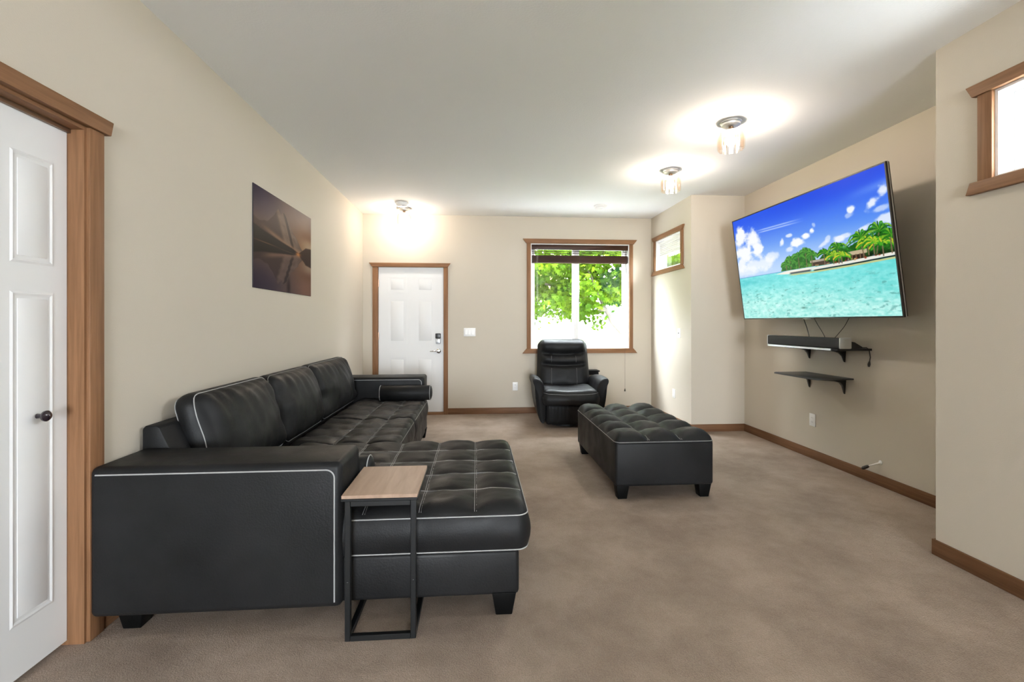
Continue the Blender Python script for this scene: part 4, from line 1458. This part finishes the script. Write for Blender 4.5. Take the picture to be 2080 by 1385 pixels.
def backf(x, y, z):
    wk = 1.0 + 0.09 * (1 - y / BH) if y > 0.10 else 1.09 - 0.9 * (0.10 - y)
    q = Vector((0, 0.15, 0.400)) + Vector((0, math.sin(BT), math.cos(BT))) * y + Vector((0, -math.cos(BT), math.sin(BT))) * z
    return x * wk + 0.0, q.y, q.z


def wr_back(x, y):
    a = 0.0
    for (c, d_, wd) in ((0.485, 0.062, 0.030), (0.335, 0.055, 0.030)):
        cy_ = c - 0.030 * (1 - (x / (BW / 2)) ** 2) * 1.0
        a -= d_ * math.exp(-((y - cy_) / wd) ** 2) * min(1, max(0, (0.29 - abs(x)) / 0.05))
    a += 0.035 * math.exp(-((y - 0.575) / 0.08) ** 2)
    a += 0.004 * mnoise.noise(Vector((x * 10, y * 10, 2)))
    return a * min(1, max(0, (BW / 2 - abs(x)) / 0.05))


V, Fc, hgb, edge, bot = cushion(-BW / 2, BW / 2, 0, BH, -0.14, 0.02, R=0.11, drop=0.075, cr=0.085, crown=0.025, bulge=0.02, step=0.014, wr=wr_back)
bo = MB().add([backf(*q) for q in V], Fc).build('backrest', 'leather', rc, angle=75)
st = MB()
for x in (-0.155, 0.155):
    for (a, b_) in ((0.05, 0.27), (0.345, 0.435)):
        st.tube([backf(x, y, hgb(x, y) + 0.001) for y in np.linspace(a, b_, 16)], 0.0017, 4)
st.build('stitching', 'thread_dim', bo, kind='stuff')

# ------------------------------------------------------------------ small black table behind the recliner
bk = thing('end_table', 'small black end table squeezed behind the right arm of the recliner', 'table', (1.545, 6.36, 0))
MB().rbox(1.40, 1.69, 6.285, 6.438, 0.588, 0.606, 0.004, 2).build('table_top', 'black_wood', bk)
MB().box(1.415, 1.675, 6.297, 6.428, 0.545, 0.588).build('apron', 'black_wood', bk, False)
for x in (1.43, 1.66):
    for y in (6.312, 6.412):
        MB().rbox(x - 0.014, x + 0.014, y - 0.014, y + 0.014, 0, 0.545, 0.003, 1).build('leg', 'black_wood', bk)

# ------------------------------------------------------------------ outdoors
gr = MB()
gx = np.linspace(-14, 22, 25)
gy = np.linspace(YB + WT, 34, 30)


def ground(x, y):
    t = min(1, max(0, (y - 8.8) / 4.2))
    return -0.35 + 1.12 * t * t * (3 - 2 * t) + 0.02 * mnoise.noise(Vector((x, y, 0)))


V = [(x, y, ground(x, y)) for y in gy for x in gx]
nxg = len(gx)
Fc = [(j * nxg + i, j * nxg + i + 1, (j + 1) * nxg + i + 1, (j + 1) * nxg + i) for j in range(len(gy) - 1) for i in range(nxg - 1)]
# side yard to the right of the house
lawn = MB().add(V, Fc).add([(XT + WT, -6, -0.35), (22, -6, -0.35), (22, YB + WT, -0.35), (XT + WT, YB + WT, -0.35)], [(0, 1, 2, 3)]).build('lawn', 'grass', smooth=True)
tag(lawn, 'grassy slope outside beyond the large window', 'lawn')
lawn['kind'] = 'structure'

# pale concrete added under the large window to bounce daylight onto the ceiling
wk_ = MB().rbox(-3.0, 7.5, YB + WT + 0.02, 9.0, -0.37, -0.29, 0.01, 2).build('bounce_paving', 'concrete')
wk_['kind'] = 'structure'
wk_['label'] = 'pale concrete added outside below the large window to bounce daylight in'

for nm, bx_ in (('bounce_paving', (XN + WT + 0.05, 9.0, YR - 8, YN - 0.4)), ('bounce_paving', (-9.0, XL - 0.95, YR - 8, 6.0)), ('bounce_paving', (XL - 0.95, XN + WT + 0.05, YR - 8, YR - WT - 0.05))):
    o_ = MB().box(bx_[0], bx_[1], bx_[2], bx_[3], -0.40, -0.30).build(nm, 'concrete', smooth=False)  # unseen pale ground, added to throw skylight up through the windows
    o_['kind'] = 'structure'
    o_['label'] = 'unseen pale concrete paving added around the house to bounce daylight in'

# white board fence across the lawn
fn_ = thing('garden_fence', 'low white panel fence across the lawn outside the large window', 'fence', (4.0, 13.2, 0.76))
zf = 0.74
for k in range(9):
    x = -6.0 + k * 2.4
    MB().rbox(x - 0.06, x + 0.06, 13.14, 13.26, zf, 1.86, 0.01, 1).build('post', 'white_fence_paint', fn_)
    if k < 8:
        for j in range(8):
            xa = x + 0.06 + j * 0.285
            MB().box(xa + 0.002, xa + 0.283, 13.19, 13.215, zf + 0.12, 1.76).build('panel', 'white_fence_paint', fn_, False)
        MB().box(x + 0.06, x + 2.34, 13.17, 13.235, zf + 0.05, zf + 0.12).build('rail', 'grey_fence_paint', fn_, False)
        MB().box(x + 0.06, x + 2.34, 13.17, 13.235, 1.76, 1.81).build('rail', 'white_fence_paint', fn_, False)

# neighbouring house
nb = thing('neighbour_house', 'tan neighbouring house seen through the leaves above the white fence', 'house', (-0.5, 20.5, 0.77))
MB().box(-7.0, 3.2, 18.0, 26.0, 0.7, 3.2).build('wall', 'tan_siding', nb, False)
MB().prism([(17.4, 3.15), (26.6, 3.15), (22.0, 5.6)], 'x', -7.4, 3.6, 0).build('roof', 'roof_shingle', nb, False)
for x in (-1.2, -4.6):
    wf = MB().box(x, x + 1.1, 17.95, 18.02, 1.5, 2.6).build('window', 'white_fence_paint', nb, False)
    MB().box(x + 0.08, x + 1.02, 17.94, 17.97, 1.58, 2.52).build('pane', 'black_plastic', wf, False)

# maple tree
tr = thing('maple_tree', 'bright green maple tree with drooping branches outside the large window', 'tree', (3.55, 9.3, -0.2))
TX, TY = 3.55, 9.3
MB().tube([(TX, TY, -0.25), (TX - 0.02, TY, 0.4), (TX - 0.06, TY - 0.02, 0.95), (TX - 0.05, TY, 1.6), (TX, TY + 0.05, 2.6), (TX + 0.1, TY, 3.8)], [0.13, 0.10, 0.09, 0.08, 0.06, 0.03], 12).build('trunk', 'bark', tr)
branches = [
    [(TX - 0.05, TY, 0.90), (3.05, 8.95, 0.98), (2.80, 8.85, 1.08), (2.60, 8.8, 1.28), (2.42, 8.8, 1.62), (2.25, 8.85, 2.05), (2.05, 8.9, 2.5)],
    [(2.46, 8.8, 1.5), (2.1, 8.75, 1.72), (1.7, 8.75, 1.92), (1.3, 8.8, 2.0)],
    [(TX, TY, 1.8), (3.9, 9.2, 2.3), (4.5, 9.3, 2.8), (5.0, 9.4, 3.2)],
    [(TX, TY, 2.2), (3.1, 9.2, 2.8), (2.7, 9.1, 3.2)],
]
for bpts in branches:
    n = len(bpts)
    MB().tube(bpts, [0.065 * (1 - 0.7 * k / (n - 1)) for k in range(n)], 10).build('branch', 'bark', tr)
leaf2d = []
lobes = [(0.0, 1.0), (0.16, 0.55), (0.50, 0.72), (0.34, 0.33), (0.66, 0.20), (0.26, 0.08), (0.0, 0.0)]
leaf2d = lobes + [(-x, y) for x, y in lobes[-2:0:-1]]
LV, LF = [], []


def add_leaf(p_, size, yaw, pitch, roll):
    c = Vector(p_)
    R_ = Matrix.Rotation(yaw, 3, 'Z') @ Matrix.Rotation(pitch, 3, 'X') @ Matrix.Rotation(roll, 3, 'Y')
    o = len(LV)
    for (x, y) in leaf2d:
        q = R_ @ Vector((x * size, y * size, -0.25 * size * abs(x)))
        LV.append((c.x + q.x, c.y + q.y, c.z + q.z))
    n = len(leaf2d)
    LF.append(tuple(o + k for k in range(n)))


R0 = random.Random(3)
clusters = []
for k in range(700):
    # canopy: wide dome, its underside rises and falls
    x = R0.uniform(0.55, 6.2) if k < 520 else R0.uniform(-2.6, 0.55)  # left clusters are added out of view to block skylight on the right wall
    y = R0.uniform(8.0, 10.6)
    low = 1.50 + 0.12 * math.sin(x * 4.1 + 1) + 0.16 * max(0, 1.5 - x) + (0.30 if 2.35 < x < 3.1 else 0)
    top = max(2.9, 3.9 - 0.25 * (x - 3.2) ** 2 * 0.35)
    z = low + (top - low) * R0.random() ** 1.15
    clusters.append((x, y, z))
for (x, y, z) in clusters:
    for i in range(40):
        p_ = (x + R0.gauss(0, 0.17), y + R0.gauss(0, 0.17), z + R0.gauss(0, 0.10))
        add_leaf(p_, R0.uniform(0.075, 0.125), R0.uniform(0, 2 * PI), R0.uniform(-2.3, -0.5), R0.uniform(-0.5, 0.5))
# drooping sprigs on the underside
for k in range(70):
    x = R0.uniform(0.9, 3.3)
    if 2.38 < x < 3.0:
        continue
    y = R0.uniform(8.1, 9.3)
    z = 1.50 + 0.12 * math.sin(x * 4.1 + 1)
    ln = R0.uniform(0.12, 0.30)
    dx = R0.uniform(-0.25, 0.25)
    for i in range(16):
        t = i / 15
        add_leaf((x + dx * t + R0.gauss(0, 0.02), y + R0.gauss(0, 0.03), z - ln * t), R0.uniform(0.035, 0.065), R0.uniform(0, 2 * PI), R0.uniform(-2.6, -1.2), R0.uniform(-0.6, 0.6))
fo = MB()
fo.v, fo.f = LV, LF
off = ROOT[tr]
me = bpy.data.meshes.new('foliage')
me.from_pydata([(q[0] - off[0], q[1] - off[1], q[2] - off[2]) for q in LV], [], LF)
me.materials.append(MATS['leaf_green'])
fol = bpy.data.objects.new('foliage', me)
C.objects.link(fol)
fol.parent = tr
fol['kind'] = 'stuff'
